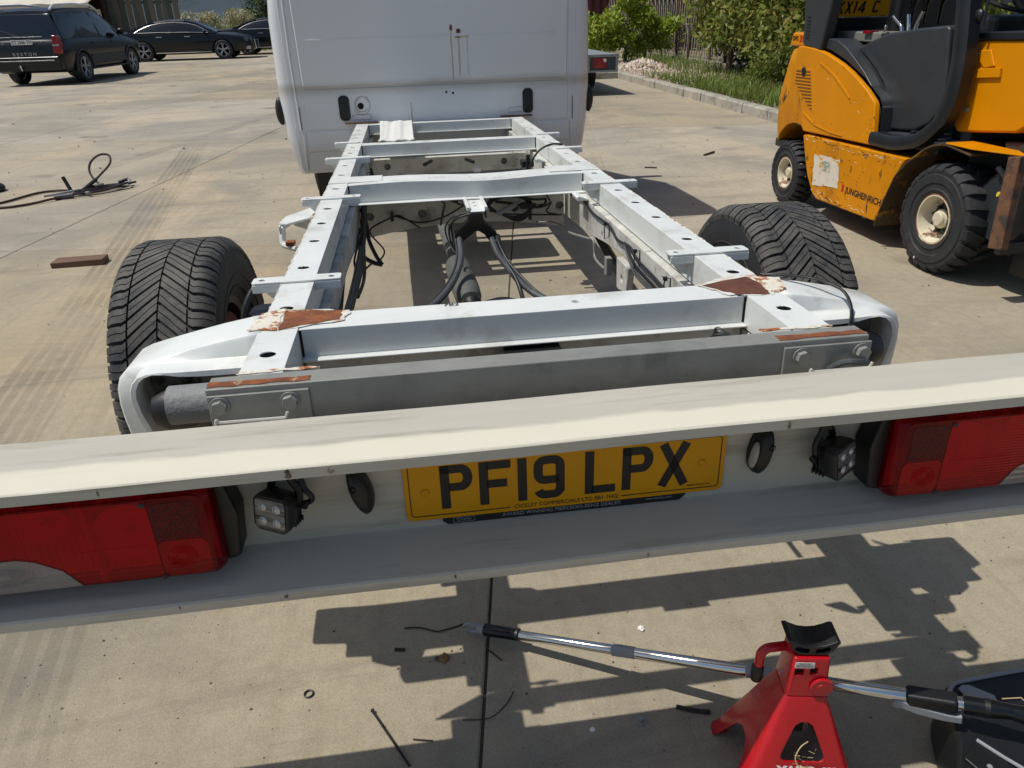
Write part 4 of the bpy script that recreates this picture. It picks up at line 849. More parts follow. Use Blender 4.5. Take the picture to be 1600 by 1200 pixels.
tag(rag, 'white cotton rag draped over two crossmembers close to the cab', 'rag')
# ------------------------------------------------------------ red jack stand
JS = empty('jack_stand', (.402,-.305,0), (0,0,R(-11))); tag(JS, 'red steel jack stand with black saddle under the light bar', 'jack stand')
def rr3(hx, hy, z, r, cx=0, cy=0): return [(cx+x,cy+y,z) for x, y in rrect(-hx,hx,-hy,hy,r,3)]
g = G(); g.loft([rr3(.122,.104,.0,.018), rr3(.116,.099,.012,.018), rr3(.038,.036,.232,.010), rr3(.036,.034,.236,.010)], False); o = g.build('pyramid_base', M_red, JS, 40)
sd = o.modifiers.new('s','SOLIDIFY'); sd.thickness = .0035; sd.offset = -1
dg = bpy.context.evaluated_depsgraph_get(); bpy.context.view_layer.update()
me = bpy.data.meshes.new_from_object(o.evaluated_get(bpy.context.evaluated_depsgraph_get())); o.modifiers.clear(); o.data = me
k = G()
tri = fillet([Vector((0,0,.182)),Vector((.048,0,.072)),Vector((-.048,0,.072)),Vector((0,0,.182))], .018, 5)
tri = [(-.0065,.170),(.0065,.170),(.017,.163),(.022,.152),(.044,.092),(.045,.080),(.037,.073),(-.037,.073),(-.045,.080),(-.044,.092),(-.022,.152),(-.017,.163)]
tri = [(x*.84,.112+(z-.073)*.78) for x, z in tri]; k.prism(tri, 'y', -.2, .2); cut(o, k)
k = G(); k.prism([(-.072,-.01),(.072,-.01),(.03,.085),(.012,.10),(-.012,.10),(-.03,.085)], 'x', -.2, .2); cut(o, k)
k = G(); k.prism([(-.085,-.01),(.085,-.01),(.06,.028),(-.06,.028)], 'y', -.2, .2); cut(o, k); bev(o, .0012)
for sx in (-1, 1):
    for sy in (-1, 1): G().prism(rrect(sx*.104-.014, sx*.104+.014, sy*.086-.014, sy*.086+.014, .006, 3), 'z', .0, .006).build('foot', M_red, JS, bevel=.002)
g = G(); g.loft([rr3(.036,.034,.2365,.006), rr3(.035,.033,.248,.006), rr3(.031,.030,.320,.006), rr3(.030,.029,.323,.006)]); neck = g.build('neck', M_red, JS, 40)
k = G(); k.prism(rrect(-.026,-.011,.285,.299,.002,2), 'y', -.1, -.022); k.prism(rrect(-.001,.012,.287,.302,.002,2), 'y', -.1, -.022); cut(neck, k); bev(neck, .0015)
G().box(-.03,.03,-.0245,-.0235,.232,.318).build('neck_core', M_void, neck, None)
g = G(); g.lathe([(.0,-.0395),(.0085,-.0395),(.0095,-.038),(.0095,-.034)], (.022,0,.262), 'y', 20, True); g.build('pivot_bolt', M_red, neck)
g = G(); g.lathe([(.008,-.0385),(.0185,-.0385),(.020,-.037),(.020,-.034)], (.022,0,.262), 'y', 28, True); g.build('pivot_washer', M_red, neck)
G().prism(rrect(-.029,.004,.3035,.3165,.001,1), 'y', -.0318, -.0324).build('warning_sticker', M_platewhite, neck, None)
text('sticker_text', 'CAUTION', .0042, M_ink, frame((-.0125,-.0326,.3135),(1,0,0),(0,0,1)), neck, .0001)
for z_, t_ in ((.3095,'READ AND FOLLOW ALL'),(.3065,'SAFETY INSTRUCTIONS')): text('sticker_text', t_, .0026, M_ink, frame((-.0125,-.0326,z_),(1,0,0),(0,0,1)), neck, .0001)
# ratchet column and cradle
G().box(-.016,.016,-.014,.014,.12,.338).build('ratchet_bar', M_black, JS, bevel=.002)
g = G(); top = [(-.052,.385),(-.044,.388),(-.034,.380),(-.018,.3705),(0,.367),(.018,.3705),(.034,.380),(.044,.388),(.052,.385),(.040,.352),(.026,.336),(-.026,.336),(-.040,.352)]
top = [(x*.86,.325+(z-.336)*.62) for x, z in top]; zs = lambda z: .325+(z-.336)*.62
g.loft([[(x,y,z) for x, z in top] for y in (-.024, .026)]); sad = g.build('saddle', pm('worn_black_paint', '#17181a', .42, 0, (30,.2), (120,.2), [('#5c5648', 30, .60, .70)]), JS, 30)
k = G(); k.prism([(x,zs(z)) for x, z in [(-.030,.356),(-.020,.346),(-.006,.344),(-.006,.358),(-.016,.361),(-.027,.368)]], 'y', -.05, -.014); k.prism([(x,zs(z)) for x, z in [(.030,.356),(.020,.346),(.006,.344),(.006,.358),(.016,.361),(.027,.368)]], 'y', -.05, -.014); cut(sad, k); bev(sad, .002)
g = G(); hp = fillet([(-.030,.016,.306),(-.066,.010,.305),(-.076,.006,.298),(-.078,.004,.250)], .02, 6); g.tube(hp, .0085, 14); g.build('ratchet_handle', M_red, JS, 60)
G().tube([(-.078,.004,.270),(-.078,.004,.267),(-.0782,.004,.240),(-.078,.004,.235),(-.078,.004,.2325)], [.0085,.0108,.0112,.0095,.004], 16).build('handle_grip', M_black, JS, 50)
fm = Vector((0,-.062,.210)).normalized()
text('maker_lettering', 'YATO', .024, M_inkwhite, frame((-.008,-.0764,.0945), (1,0,0), (0,.286,1)), JS, .0003, 1.05, 1.0, 'CENTER', .0012)
g = G(); fr_ = frame((.036,-.0764,.0945), (1,0,0), (0,.286,1))
for dx in (0, .009, .018): g.add([tuple(fr_ @ Vector((dx+a, b, .0004))) for a, b in ((0,.010),(.006,.010),(.012,0),(.006,-.010),(0,-.010),(.005,0))], [(0,1,2,5),(5,2,3,4)])
g.build('maker_chevrons', M_inkwhite, JS, None)
g = G()
for i in range(13):
    t_ = i/12; c_ = Vector((.040+.026*t_+.004*math.sin(t_*7), -.012+.006*math.sin(t_*5), .225-.105*t_)); q = len(g.v)
    g.tube([(.0035*math.cos(a), 0, .0062*math.sin(a)) for a in np.linspace(0,2*math.pi,10,endpoint=False)], .0011, 5, True); g.xf(Matrix.Translation(c_) @ Matrix.Rotation(i%2*1.57,4,'Z') @ Matrix.Rotation(.25,4,'Y'), q)
g.tube([(.0035*math.cos(a)+.068, -.012, .102+.02*math.sin(a)) for a in np.linspace(0,2*math.pi,12,endpoint=False)], .0012, 5, True); g.build('pin_chain', M_galv, JS)
g = G()
g.tube(smooth_path([(.012,-.052,.150),(-.004,-.058,.142),(-.016,-.068,.124),(-.013,-.074,.110),(-.006,-.076,.104)]), [.0012]*20+[.0016]*4+[.004], 6); g.tube(smooth_path([(-.006,-.076,.104),(.014,-.074,.100),(.03,-.078,.094),(.034,-.07,.085)]), .0007, 5)
for i in range(14):
    a = random.uniform(0,6.3); p = Vector((random.uniform(-.03,.035), -.068, random.uniform(.08,.15))); g.tube([p, p+Vector((.012*math.cos(a),-.004,.012*math.sin(a)))], .0005, 4)
straw = g.build('dry_straw', pm('dry_straw', '#b7a578', .9, 0, (40,.2)), None); straw.matrix_world = JS.matrix_basis.copy() @ Matrix.Translation((0,-.004,.028)) @ Matrix.Diagonal((.85,1,.8,1)); straw.location.z += 0; tag(straw, 'wisp of dry straw caught in the window of the red jack stand', 'straw')

# ------------------------------------------------------------ vacuum cleaner: telescopic tube and black floor head
VC = empty('vacuum_wand', (0,0,0)); tag(VC, 'chrome telescopic vacuum wand with black grip and floor head lying on concrete', 'vacuum wand')
A = Vector((-.175,.143,.020)); D = Vector((.499,-.293,.099))
def Vp(t): return A+D*t
def seg(t0, t1, r0, mt, name, r1=None, n=24): return G().tube([Vp(t0), Vp(t0+(t1-t0)*.02), Vp(t1-(t1-t0)*.02), Vp(t1)], [r0*.9, r0, r1 or r0, (r1 or r0)*.9], n).build(name, mt, VC, 40)
u = D.normalized(); sd_ = u.cross(Vector((0,0,1))).normalized(); vv = sd_.cross(u)
g = G(); g.tube([A+u*(.012-.020*math.cos(a))+vv*(.011*math.sin(a)) for a in np.linspace(0,2*math.pi,20,endpoint=False)], .0042, 8, True); g.build('hanging_loop', M_greyplastic, VC)
seg(.05, .085, .0115, M_greyplastic, 'loop_collar', .0135); seg(.08, .225, .0145, M_blackgloss, 'hand_grip', .0138); seg(.222, .232, .0148, M_black, 'grip_collar')
seg(.225, .62, .0108, M_chrome, 'upper_tube'); seg(.612, .70, .0132, M_greyplastic, 'lock_collar', .0128); seg(.695, 1.12, .0118, M_chrome, 'middle_tube')
seg(1.09, 1.215, .0138, M_greyplastic, 'lock_collar'); seg(1.21, 1.60, .0122, M_chrome, 'lower_tube')
g = G(); q = len(g.v); g.box(-.042,.042,-.015,.015,-.016,.016); g.xf(frame(Vp(1.645), u, vv), q); g.build('slide_housing', M_black, VC, bevel=.007, seg=3)
g = G(); q = len(g.v); g.prism([(-.062,-.016),(-.058,-.004),(-.046,-.002),(-.01,-.010),(.03,-.017),(.052,-.017),(.052,-.034),(.02,-.034),(-.02,-.028),(-.045,-.020),(-.056,-.021)], 'z', -.016, .016); g.xf(frame(Vp(1.64), u, vv), q); g.build('slide_lever', M_greyplastic, VC, bevel=.003)
seg(1.69, 1.735, .0122, M_chrome, 'tube_stub'); seg(1.73, 1.79, .0165, M_blackgloss, 'head_socket'); seg(1.785, 1.80, .0172, M_black, 'socket_ring'); seg(1.795, 1.86, .0165, M_blackgloss, 'head_socket', .013)
G().tube([Vp(1.85), Vp(1.90)+Vector((0,0,-.004)), Vp(1.97)+Vector((0,0,-.02))], [.013,.017,.02], 20).build('swivel_neck', M_blackgloss, VC)
G().cyl(Vp(1.90)+Vector((0,0,.008)), Vp(1.90)+Vector((0,0,.016)), .006, n=14).build('swivel_pin', M_greyplastic, VC)
# floor head: rounded body, trim, pedal
poly = [(.712,-.300),(.727,-.278),(.752,-.266),(.98,-.258),(1.06,-.27),(1.06,-.52),(.70,-.60),(.60,-.49),(.62,-.455),(.665,-.40)]
def off(pl_, d):
    c_ = (sum(a for a, b in pl_)/len(pl_), sum(b for a, b in pl_)/len(pl_)); return [(c_[0]+(a-c_[0])*(1-d), c_[1]+(b-c_[1])*(1-d)) for a, b in pl_]
g = G(); g.loft([[(x,y,.004) for x, y in off(poly,.04)], [(x,y,.02) for x, y in poly], [(x,y,.118) for x, y in poly], [(x,y,.135) for x, y in off(poly,.05)]]); g.build('head_body', M_black, VC, 40, bevel=.006)
g = G(); g.tube(smooth_path([(.715,-.322,.1368),(.722,-.302,.1368),(.738,-.285,.1368),(.765,-.277,.1368),(.88,-.271,.1368),(.99,-.268,.1368)]), .0042, 8); g.build('head_trim', M_greyplastic, VC)
g = G(); g.prism([(.745,-.292),(.757,-.286),(.770,-.288),(.802,-.318),(.797,-.332),(.748,-.322)], 'z', .1355, .1405); g.build('head_pedal', M_greyplastic, VC, bevel=.002)
g = G(); g.prism([(.655,-.43),(.70,-.40),(.76,-.53),(.71,-.585)], 'z', .1355, .142); g.build('head_cover', M_black, VC, bevel=.003)
G().tube([(.700,-.402,.1425),(.722,-.44,.1425),(.748,-.478,.1425)], .0035, 8).build('head_trim', M_greyplastic, VC)
for x, y in ((.687,-.452),(.722,-.52)): G().lathe([(.0,.1432),(.004,.1432),(.0048,.142)], (x,y,0), 'z', 12, True).build('head_screw', M_greyplastic, VC)
st_ = tag(G().tube([(.80,-.335,.150),(.832,-.342,.155),(.845,-.375,.148),(.862,-.42,.150)], .0012, 5).build('straw_stalk', straw.data.materials[0]), 'single pale stalk of straw lying across the black floor head', 'straw')

# ------------------------------------------------------------ loose things on the concrete by the light bar
M_bark = pm('dark_twig', '#332c25', .9, 0, (60,.3), (90,.3)); M_dry = pm('dry_leaf', '#8a6a42', .9, 0, (60,.25)); M_stone = pm('grey_pebble', '#6b655b', .9, 0, (30,.3), (80,.4), island=.35, tex='World')
g = G(); g.tube(smooth_path([(-.393,-.052,.006),(-.372,-.09,.005),(-.345,-.14,.005),(-.318,-.192,.006)]), .0028, 6); g.ball((-.394,-.050,.007), .0045, 6); g.ball((-.372,-.09,.006), .0036, 6)
tag(g.build('wiper_rod', M_black), 'thin black rod with knobbed tip lying at lower left of the wand', 'rod')
g = G(); g.tube([(-.535+.0095*math.cos(a), .021+.0095*math.sin(a), .0022) for a in np.linspace(0,2*math.pi,24,endpoint=False)], .0021, 8, True); tag(g.build('rubber_ring', M_black), 'small black rubber ring lying alone on the concrete', 'ring')
def crumpled(name, x, y, r_, mt, lab, cat, flat=.5, seed=0):
    rr = random.Random(seed); g_ = G(); g_.ball((0,0,0), r_, 6, (1,1,flat)); g_.v = [(x+a*rr.uniform(.55,1.3), y+b*rr.uniform(.55,1.3), max(.0005, r_*flat*.7+c*rr.uniform(.6,1.3))) for a, b, c in g_.v]; return tag(g_.build(name, mt, None, None), lab, cat)
crumpled('dry_leaf', -.234, .072, .014, M_dry, 'crumpled brown dry leaf beside the slab joint', 'leaf', .45, 3); crumpled('white_chip', .237, .087, .008, M_inkwhite, 'white chip lying in sun above the chrome wand', 'chip', .5, 4)
crumpled('concrete_crumb', -.252, .074, .006, M_stone, 'small dark crumb next to the brown dry leaf', 'crumb', .7, 5); crumpled('white_fleck', .058, -.165, .006, M_inkwhite, 'pale fleck in shadow between slab joint and jack stand', 'chip', .3, 6)
g = G(); g.cyl((.161,-.160,.0),(.161,-.160,.009),.0075,n=6); g.lathe([(.0,.002),(.013,.002),(.013,.0)], (.161,-.160,0), 'z', 18, True); tag(g.build('flanged_nut', M_galv), 'dirty flanged nut lying in the shadow left of the jack stand', 'nut')
def twig(pts, r_, lab): return tag(G().tube(smooth_path(pts), r_, 5).build('twig', M_bark), lab, 'twig', 'twigs lying about the yard')
twig([(-.325,.181,.003),(-.29,.176,.004),(-.25,.158,.003),(-.237,.156,.005),(-.205,.165,.002),(-.180,.172,.004)], .0018, 'bent dark twig reaching to the grip of the chrome wand')
twig([(-.348,.117,.003),(-.325,.112,.003)], .0042, 'short thick twig below left of the bent twig'); twig([(-.135,.085,.003),(-.105,.045,.003)], .0017, 'thin straight twig lying across the slab joint')
twig([(-.205,-.10,.002),(-.15,-.105,.003),(-.11,-.075,.002),(-.09,-.045,.003)], .0011, 'curved dark twig across the slab joint near the bottom'); twig([(-.31,-.13,.002),(-.27,-.14,.002)], .0016, 'tiny twig touching the black knobbed rod')
twig([(.245,-.14,.003),(.275,-.155,.004),(.31,-.165,.003)], .005, 'flat dark sliver just left of the jack stand')
twig([(2.70,6.10,.006),(2.85,6.22,.012)], .012, 'dark stick on the sunlit concrete beyond the fork truck'); twig([(1.95,5.65,.005),(2.05,5.60,.005)], .008, 'short stick right of the cab shadow')
# grit: too small to pick apart
gv, gf = [], []
def grit(n_, xr, yr, smin, smax):
    for _ in range(n_):
        x, y = random.uniform(*xr), random.uniform(*yr); s_ = smin*(smax/smin)**(random.random()**2.2); o_ = len(gv)
        for dx, dy, dz in ((1,0,.3),(-.3,.9,.35),(-.8,-.6,.3),(0,0,.9),(.2,-.8,.25),(.6,.5,.4)): gv.append((x+dx*s_*random.uniform(.6,1.1), y+dy*s_*random.uniform(.6,1.1), dz*s_))
        for a, b in ((0,5),(5,1),(1,2),(2,4),(4,0)): gf.append((o_+a,o_+b,o_+3))
grit(700, (-1.2,1.5), (-.4,.7), .0009, .0045); grit(500, (-4,4.4), (.8,7), .003, .014); grit(500, (-12,4.4), (7,24), .006, .028)
g = G(); g.add(gv, gf); tag(g.build('grit', M_stone, None, None, recalc=False), 'scattered grit and small stones over the concrete yard', 'grit', kind='stuff')
# block of timber
g = G(); g.loft([[(-.152,-.062,0),(.150,-.055,0),(.150,.055,0),(-.150,.058,0)], [(-.152,-.062,.034),(.150,-.055,.038),(.150,.055,.038),(-.150,.058,.035)]]); o = g.build('timber_block', M_wood, None, bevel=.003); o.location = (-2.303,3.60,0); o.rotation_euler = (0,0,R(1)); tag(o, 'short weathered timber offcut lying on the tyre marks', 'timber block')
# welding leads
M_lead = pm('red_black_lead', '#3a1d1c', .55, 0, (20,.3), None, [('#16161a', 6, .45, .6)])
WL = empty('welding_leads', (-3.2,5.8,0)); tag(WL, 'tangled dark red and black welding leads with clamps on the ground', 'cables')
def lead(pts, r_, mt, name='lead'): return G().tube([Vector(p)-Vector((-3.2,5.8,0)) for p in smooth_path(pts,8)], r_, 8).build(name, mt, WL, 60)
lead([(-4.2,5.05,.01),(-3.85,5.42,.012),(-3.66,5.62,.012),(-3.53,5.93,.013),(-3.40,6.02,.013),(-3.26,5.96,.02),(-3.15,5.9,.02)], .010, M_lead)
lead([(-4.3,5.2,.012),(-3.75,5.38,.012),(-3.50,5.42,.012),(-3.36,5.52,.013),(-3.27,5.60,.02),(-3.17,5.70,.02)], .010, M_lead)
lead([(-3.12,5.85,.03),(-3.06,6.0,.07),(-3.0,6.12,.13),(-2.94,6.20,.20),(-2.955,6.26,.26),(-3.03,6.25,.27),(-3.10,6.2,.22),(-3.115,6.15,.14),(-3.05,6.08,.06),(-2.96,6.04,.02),(-2.85,6.10,.015)], .010, M_lead)
for i in range(5):
    dy = .05*i; lead([(-3.22+.02*i,5.72+dy*.5,.02),(-3.05,5.80+dy*.6,.02+.008*i),(-2.92,5.88+dy,.02),(-2.84+.01*i,6.02+dy*.6,.03),(-2.88,6.12+dy*.2,.02),(-3.0,6.02+dy*.3,.025),(-3.12,5.90+dy*.3,.02)], .008, M_cable if i % 2 else M_lead)
lead([(-3.1,5.72,.01),(-2.95,5.76,.01),(-2.80,5.90,.01),(-2.72,6.0,.01)], .005, M_cable)
L0 = Vector((-3.2,5.8,0))
def rod(a, b, r_, mt, name): G().cyl(Vector(a)-L0, Vector(b)-L0, r_, n=10).build(name, mt, WL)
rod((-3.36,5.70,.03),(-3.26,5.74,.035),.011,M_galv,'electrode_rod'); rod((-3.26,5.74,.035),(-3.10,5.82,.05),.009,M_greyplastic,'electrode_holder'); rod((-3.26,5.66,.02),(-3.12,5.70,.025),.022,M_cablegrey,'holder_grip'); rod((-3.22,5.92,.02),(-3.27,5.95,.14),.016,M_black,'clamp_handle'); rod((-3.10,5.84,.03),(-3.01,5.98,.10),.016,M_black,'lead_sleeve')
rod((-3.02,5.93,.05),(-2.96,5.98,.06),.012,M_galv,'clamp_jaw'); rod((-3.03,5.75,.03),(-2.99,5.72,.035),.013,M_galv,'clamp_jaw'); rod((-2.88,6.12,.04),(-2.80,6.16,.06),.014,M_black,'clamp_handle'); rod((-2.80,6.16,.06),(-2.78,6.12,.03),.013,M_galv,'clamp_jaw'); rod((-2.79,6.09,.03),(-2.73,6.13,.035),.009,M_black,'clamp_handle')
g = G(); g.ball((0,0,.03), .13, 10, (1,1,.45)); o = g.build('rubber_chock', M_rubber); o.location = (-4.03,6.2,0); tag(o, 'dark rubber chock at the left edge behind the welding leads', 'chock')
# ------------------------------------------------------------ fork-lift truck
FO = Vector((3.05,3.2,0)); FK = empty('forklift', FO); tag(FK, 'scuffed yellow fork-lift truck with black mast and overhead guard', 'forklift')
TF = Matrix.Translation(-FO)
def fk(g_, name, mt, parent=None, bevel=0., smooth=35, seg=2): return g_.xf(TF).build(name, mt, parent or FK, smooth, bevel, seg=seg)
def fpr(poly, x0, x1, name, mt, bevel=.008, parent=None, seg=2): g_ = G(); g_.prism(poly, 'x', x0, x1); return fk(g_, name, mt, parent, bevel, seg=seg)
# counterweight with rounded corners in plan
def cw_ring(z, yb, hw):
    r_ = .16; c_ = 3.05; pts = [(c_+hw,3.90,z)]
    for k in range(7): a = R(90*k/6); pts.append((c_+hw-r_+r_*math.cos(a), yb-r_+r_*math.sin(a), z))
    for k in range(7): a = R(90+90*k/6); pts.append((c_-hw+r_+r_*math.cos(a), yb-r_+r_*math.sin(a), z))
    pts.append((c_-hw,3.90,z)); return pts
g = G(); g.loft([cw_ring(.40,4.44,.49), cw_ring(.54,4.47,.50), cw_ring(.72,4.47,.505), cw_ring(.95,4.40,.50), cw_ring(1.035,4.37,.495), cw_ring(1.062,4.33,.48)]); cw = fk(g, 'counterweight', M_yellowworn, smooth=50)
k = G()
for x0, x1 in ((2.3,2.78),(3.32,3.8)): k.cyl((x0-3.05,4.05-3.2,.23), (x1-3.05,4.05-3.2,.23), .335, n=36)
cut(cw, k); bev(cw, .006)
G().box(-.47,.47,.98,1.20,.36,.42).build('rear_skirt', M_flblack, FK, bevel=.01)
fpr([(4.31,1.062),(4.285,1.14),(4.27,1.15),(4.08,1.15),(4.08,1.063)], 2.552, 3.55, 'rear_cowl', M_yellow, .012)
text('model_lettering', 'DFG', .040, M_ink, frame(Vector((2.5505,4.233,1.112))-FO, (0,-1,0), (0,0,1)), FK, .0005, 1.0, 1.05, 'CENTER', .001); text('model_number', '20', .058, M_inkred, frame(Vector((2.5505,4.145,1.110))-FO, (0,-1,0), (0,0,1)), FK, .0005, 1.0, 1.0, 'CENTER', .001)
# hood sides with louvre
hood = [(4.13,1.066),(4.06,1.070),(3.90,1.062),(3.748,1.038),(3.64,1.012),(3.538,.985),(3.43,.950),(3.331,.910),(3.22,.860),(3.125,.806),(3.105,.785),(3.055,.575),(3.065,.560),(3.90,.533),(3.93,.56),(3.97,.68),(4.05,.79),(4.13,.86),(4.15,.95)]
hp = fpr(hood, 2.525, 2.560, 'hood_panel', M_yellow, .014, seg=3); fpr([(y,z) for y, z in hood], 3.44, 3.575, 'hood_panel', M_yellow, .018)
fpr([(4.10,1.05),(3.6,.99),(3.2,.84),(3.09,.77),(3.06,.57),(4.1,.55)], 2.5605, 3.438, 'hood_top', M_flgrey, .01)
k = G(); lv = [(4.125,.935),(3.905,.940),(3.880,.925),(3.800,.680),(3.815,.662),(3.985,.735),(4.125,.862)]
g = G(); g.prism(lv, 'x', 2.5235, 2.532); fk(g, 'louvre_panel', M_yellow, None, .006)
M_slot = pm('shaded_louvre_slot', '#6b4300', .7, 0, (6,.2))  # slot shade painted as darker yellow strips on the closed louvre panel
for i in range(12):
    t_ = i/11; z = .915-.225*t_; y0 = 4.105-.02*t_-(0 if t_ < .35 else (t_-.35)*.36); y1 = 3.905-.085*t_
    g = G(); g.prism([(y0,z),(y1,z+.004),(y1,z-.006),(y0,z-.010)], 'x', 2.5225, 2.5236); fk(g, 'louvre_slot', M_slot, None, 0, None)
g = G(); g.prism([(4.03,.93),(3.99,.945),(3.965,.915),(3.98,.88),(4.01,.885)], 'x', 2.5205, 2.5222); fk(g, 'louvre_break', M_void, None, 0, None)
fpr([(3.80,.985),(3.62,.93),(3.45,.845),(3.38,.80),(3.385,.79),(3.46,.832),(3.63,.915),(3.80,.972)], 2.520, 2.5248, 'hood_crease', M_yellow, .001); fpr([(3.93,.66),(3.75,.60),(3.55,.577),(3.4,.573),(3.4,.567),(3.56,.569),(3.76,.59),(3.93,.645)], 2.520, 2.5248, 'hood_crease', M_yellow, .001)
# low side panel with decal and lettering
lp = [(3.875,.512),(3.84,.518),(2.70,.545),(2.735,.50),(2.79,.40),(2.845,.25),(2.885,.152),(2.91,.146),(3.58,.130),(3.64,.155),(3.74,.26),(3.80,.36)]
fpr(lp, 2.516, 2.66, 'side_panel', M_yellowworn, .010); fpr(lp, 3.44, 3.584, 'side_panel', M_yellowworn, .010)
fpr(ragged([(3.678,.410),(3.356,.430),(3.330,.251),(3.651,.212)], 6, .008), 2.5140, 2.5150, 'worn_decal', pm('worn_paper_decal', '#d2cbbb', .8, 0, (12,.06), None, [('#cb8e22', 9, .56, .62, (1,1,2.5)), ('#7d3a2a', 12, .64, .70), ('#3f4a40', 20, .66, .70)]), 0)
fpr([(3.56,.39),(3.46,.396),(3.455,.33),(3.55,.325)], 2.5131, 2.5139, 'decal_print', pm('faded_decal_print', '#8f9a8d', .8, 0, (40,.3), None, [('#c9c2ae', 30, .45, .55), ('#38403a', 40, .55, .6)]), 0)
text('maker_lettering', 'JUNGHEINRICH', .055, M_ink, frame(Vector((2.5152,3.045,.262))-FO, (0,-1,.0), (0,0,1)), FK, .0005, 1.0, 1.0, 'CENTER', .0012)
G().xf(Matrix.Identity(4)); fpr([(3.285,.290),(3.262,.290),(3.262,.245),(3.285,.245)], 2.5145, 2.5155, 'maker_mark', M_inkred, 0)
# frame core and floor
fk(G().box(2.665,3.435,2.32,4.0,.17,.53), 'chassis_core', M_flblack, bevel=.01); fk(G().box(2.58,3.5,2.55,3.05,.585,.615), 'floor_plate', M_flgrey, bevel=.006)
g = G(); g.prism([(2.62,.616),(3.02,.616),(3.03,.640),(2.85,.655),(2.66,.635)], 'x', 2.58, 2.80); fk(g, 'floor_mat', M_flgrey, None, .008)
for i in range(4): fk(G().box(2.60,2.72,2.66+.05*i,2.69+.05*i,.655,.672), 'step_tread', M_black, bevel=.004)
# dark cowl curve, console
fpr([(3.955,1.112),(3.84,1.125),(3.70,1.118),(3.574,1.072),(3.45,1.01),(3.33,.945),(3.243,.885),(3.17,.80),(3.15,.72),(3.15,.632),(3.09,.612),(3.075,.62),(3.10,.78),(3.13,.815),(3.331,.918),(3.55,.998),(3.75,1.050),(3.955,1.072)], 2.562, 2.70, 'seat_cowl', M_flgrey, .018, seg=3)
fpr([(3.574,1.068),(3.42,1.122),(3.268,1.162),(3.0,1.190),(2.77,1.207),(2.745,1.195),(2.70,1.02),(2.665,.82),(2.74,.72),(2.86,.665),(3.0,.650),(3.145,.64),(3.165,.80),(3.24,.89),(3.33,.95),(3.45,1.015)], 2.635, 2.78, 'side_console', M_flgrey, .016, seg=3)
fk(G().box(2.70,3.30,3.45,3.95,1.10,1.16), 'console_tray', pm('grey_tray', '#77776f', .6, 0, (8,.1)), bevel=.01); fk(G().box(2.68,2.74,3.54,3.62,1.150,1.168), 'red_switch', M_tailred, bevel=.004)
g = G(); g.cyl((2.73,3.47,1.14),(2.73,3.46,1.19),.006,n=10); g.ball((2.73,3.46,1.19), .010, 6); fk(g, 'toggle_switch', M_chrome)
for (a, b, c_) in (((2.75,3.32,1.16),(2.75,3.335,1.195),(2.75,3.43,1.245)), ((2.75,3.263,1.165),(2.75,3.268,1.20),(2.75,3.288,1.255)), ((2.75,3.20,1.17),(2.75,3.195,1.205),(2.75,3.155,1.275))): fk(G().tube(fillet([a,b,c_], .02), .011, 12), 'control_lever', M_chrome, None, 0, 60)
for y in (3.45, 3.33, 3.2):
    g = G(); g.loft([[(2.88+x,y+q,z_) for x, q in rrect(-.018*s_,.018*s_,-.022*s_,.022*s_,.008*s_,3)] for z_, s_ in ((1.20,.5),(1.30,.6),(1.32,1.0),(1.37,1.15),(1.385,.8))]); fk(g, 'lever_knob', M_blackgloss, None, 0, 50)
fk(G().box(2.83,3.28,3.15,3.62,.80,.98), 'seat_base', M_flblack, bevel=.03); fk(G().box(2.84,3.27,3.55,3.66,.98,1.45), 'seat_back', M_black, bevel=.04)
fk(G().box(2.78,3.40,2.60,2.75,.60,1.25), 'dashboard', M_flblack, bevel=.03)
g = G(); g.tube([(3.08+.17*math.cos(a), 2.86+.15*math.sin(a), 1.32+.06*math.sin(a)) for a in np.linspace(0,2*math.pi,32,endpoint=False)], .012, 8, True); g.cyl((3.08,2.72,1.2),(3.08,2.86,1.32),.025,n=12); fk(g, 'steering_wheel', M_black)
# guard frame: bent sill and front post, rear pillar, roof
for x in (2.555, 3.545):
    path = fillet([(x,3.09,.600),(x,2.86,.602),(x,2.66,.645),(x,2.53,.745),(x,2.475,.88),(x,2.475,1.04),(x,2.50,1.18),(x,2.54,1.34),(x,2.72,2.08),(x,2.85,2.14),(x,3.9,2.14)], .06, 4)
    g = G(); rings = []
    P = [Vector(p) for p in path]
    for i, p in enumerate(P):
        t_ = (P[min(i+1,len(P)-1)]-P[max(i-1,0)]).normalized(); nv = t_.cross(Vector((1,0,0))).normalized(); hw = .038 if p.z < .75 else .050
        rings.append([p+Vector((1,0,0))*a*.042+nv*b*hw for a, b in ((-1,-.6),(-.7,-1),(.7,-1),(1,-.6),(1,.6),(.7,1),(-.7,1),(-1,.6))])
    g.loft(rings); fk(g, 'guard_post', M_flblack, None, 0, 40)
    xa, xb = (x-.03, x+.05) if x < 3 else (x-.05, x+.03)
    fpr([(4.075,1.073),(3.83,1.048),(3.765,1.344),(3.66,2.12),(3.93,2.12),(4.12,1.35)], xa, xb, 'rear_pillar', M_flgrey, .015)
for i in range(7):
    z = 1.25-.021*i; y = 4.03-.006*i*.3
    g = G(); g.prism([(y-.025,z),(y+.022,z+.004),(y+.022,z-.005),(y-.025,z-.010)], 'x', 2.5225, 2.5249); fk(g, 'pillar_slot', M_void, None, 0, None)
fpr([(2.72,2.12),(3.95,2.12),(3.92,2.17),(2.78,2.17)], 2.53, 3.57, 'guard_roof', M_flblack, .02)
fk(G().box(2.60,3.50,3.96,3.99,1.065,1.24), 'rear_crossbar', M_flblack, bevel=.01)
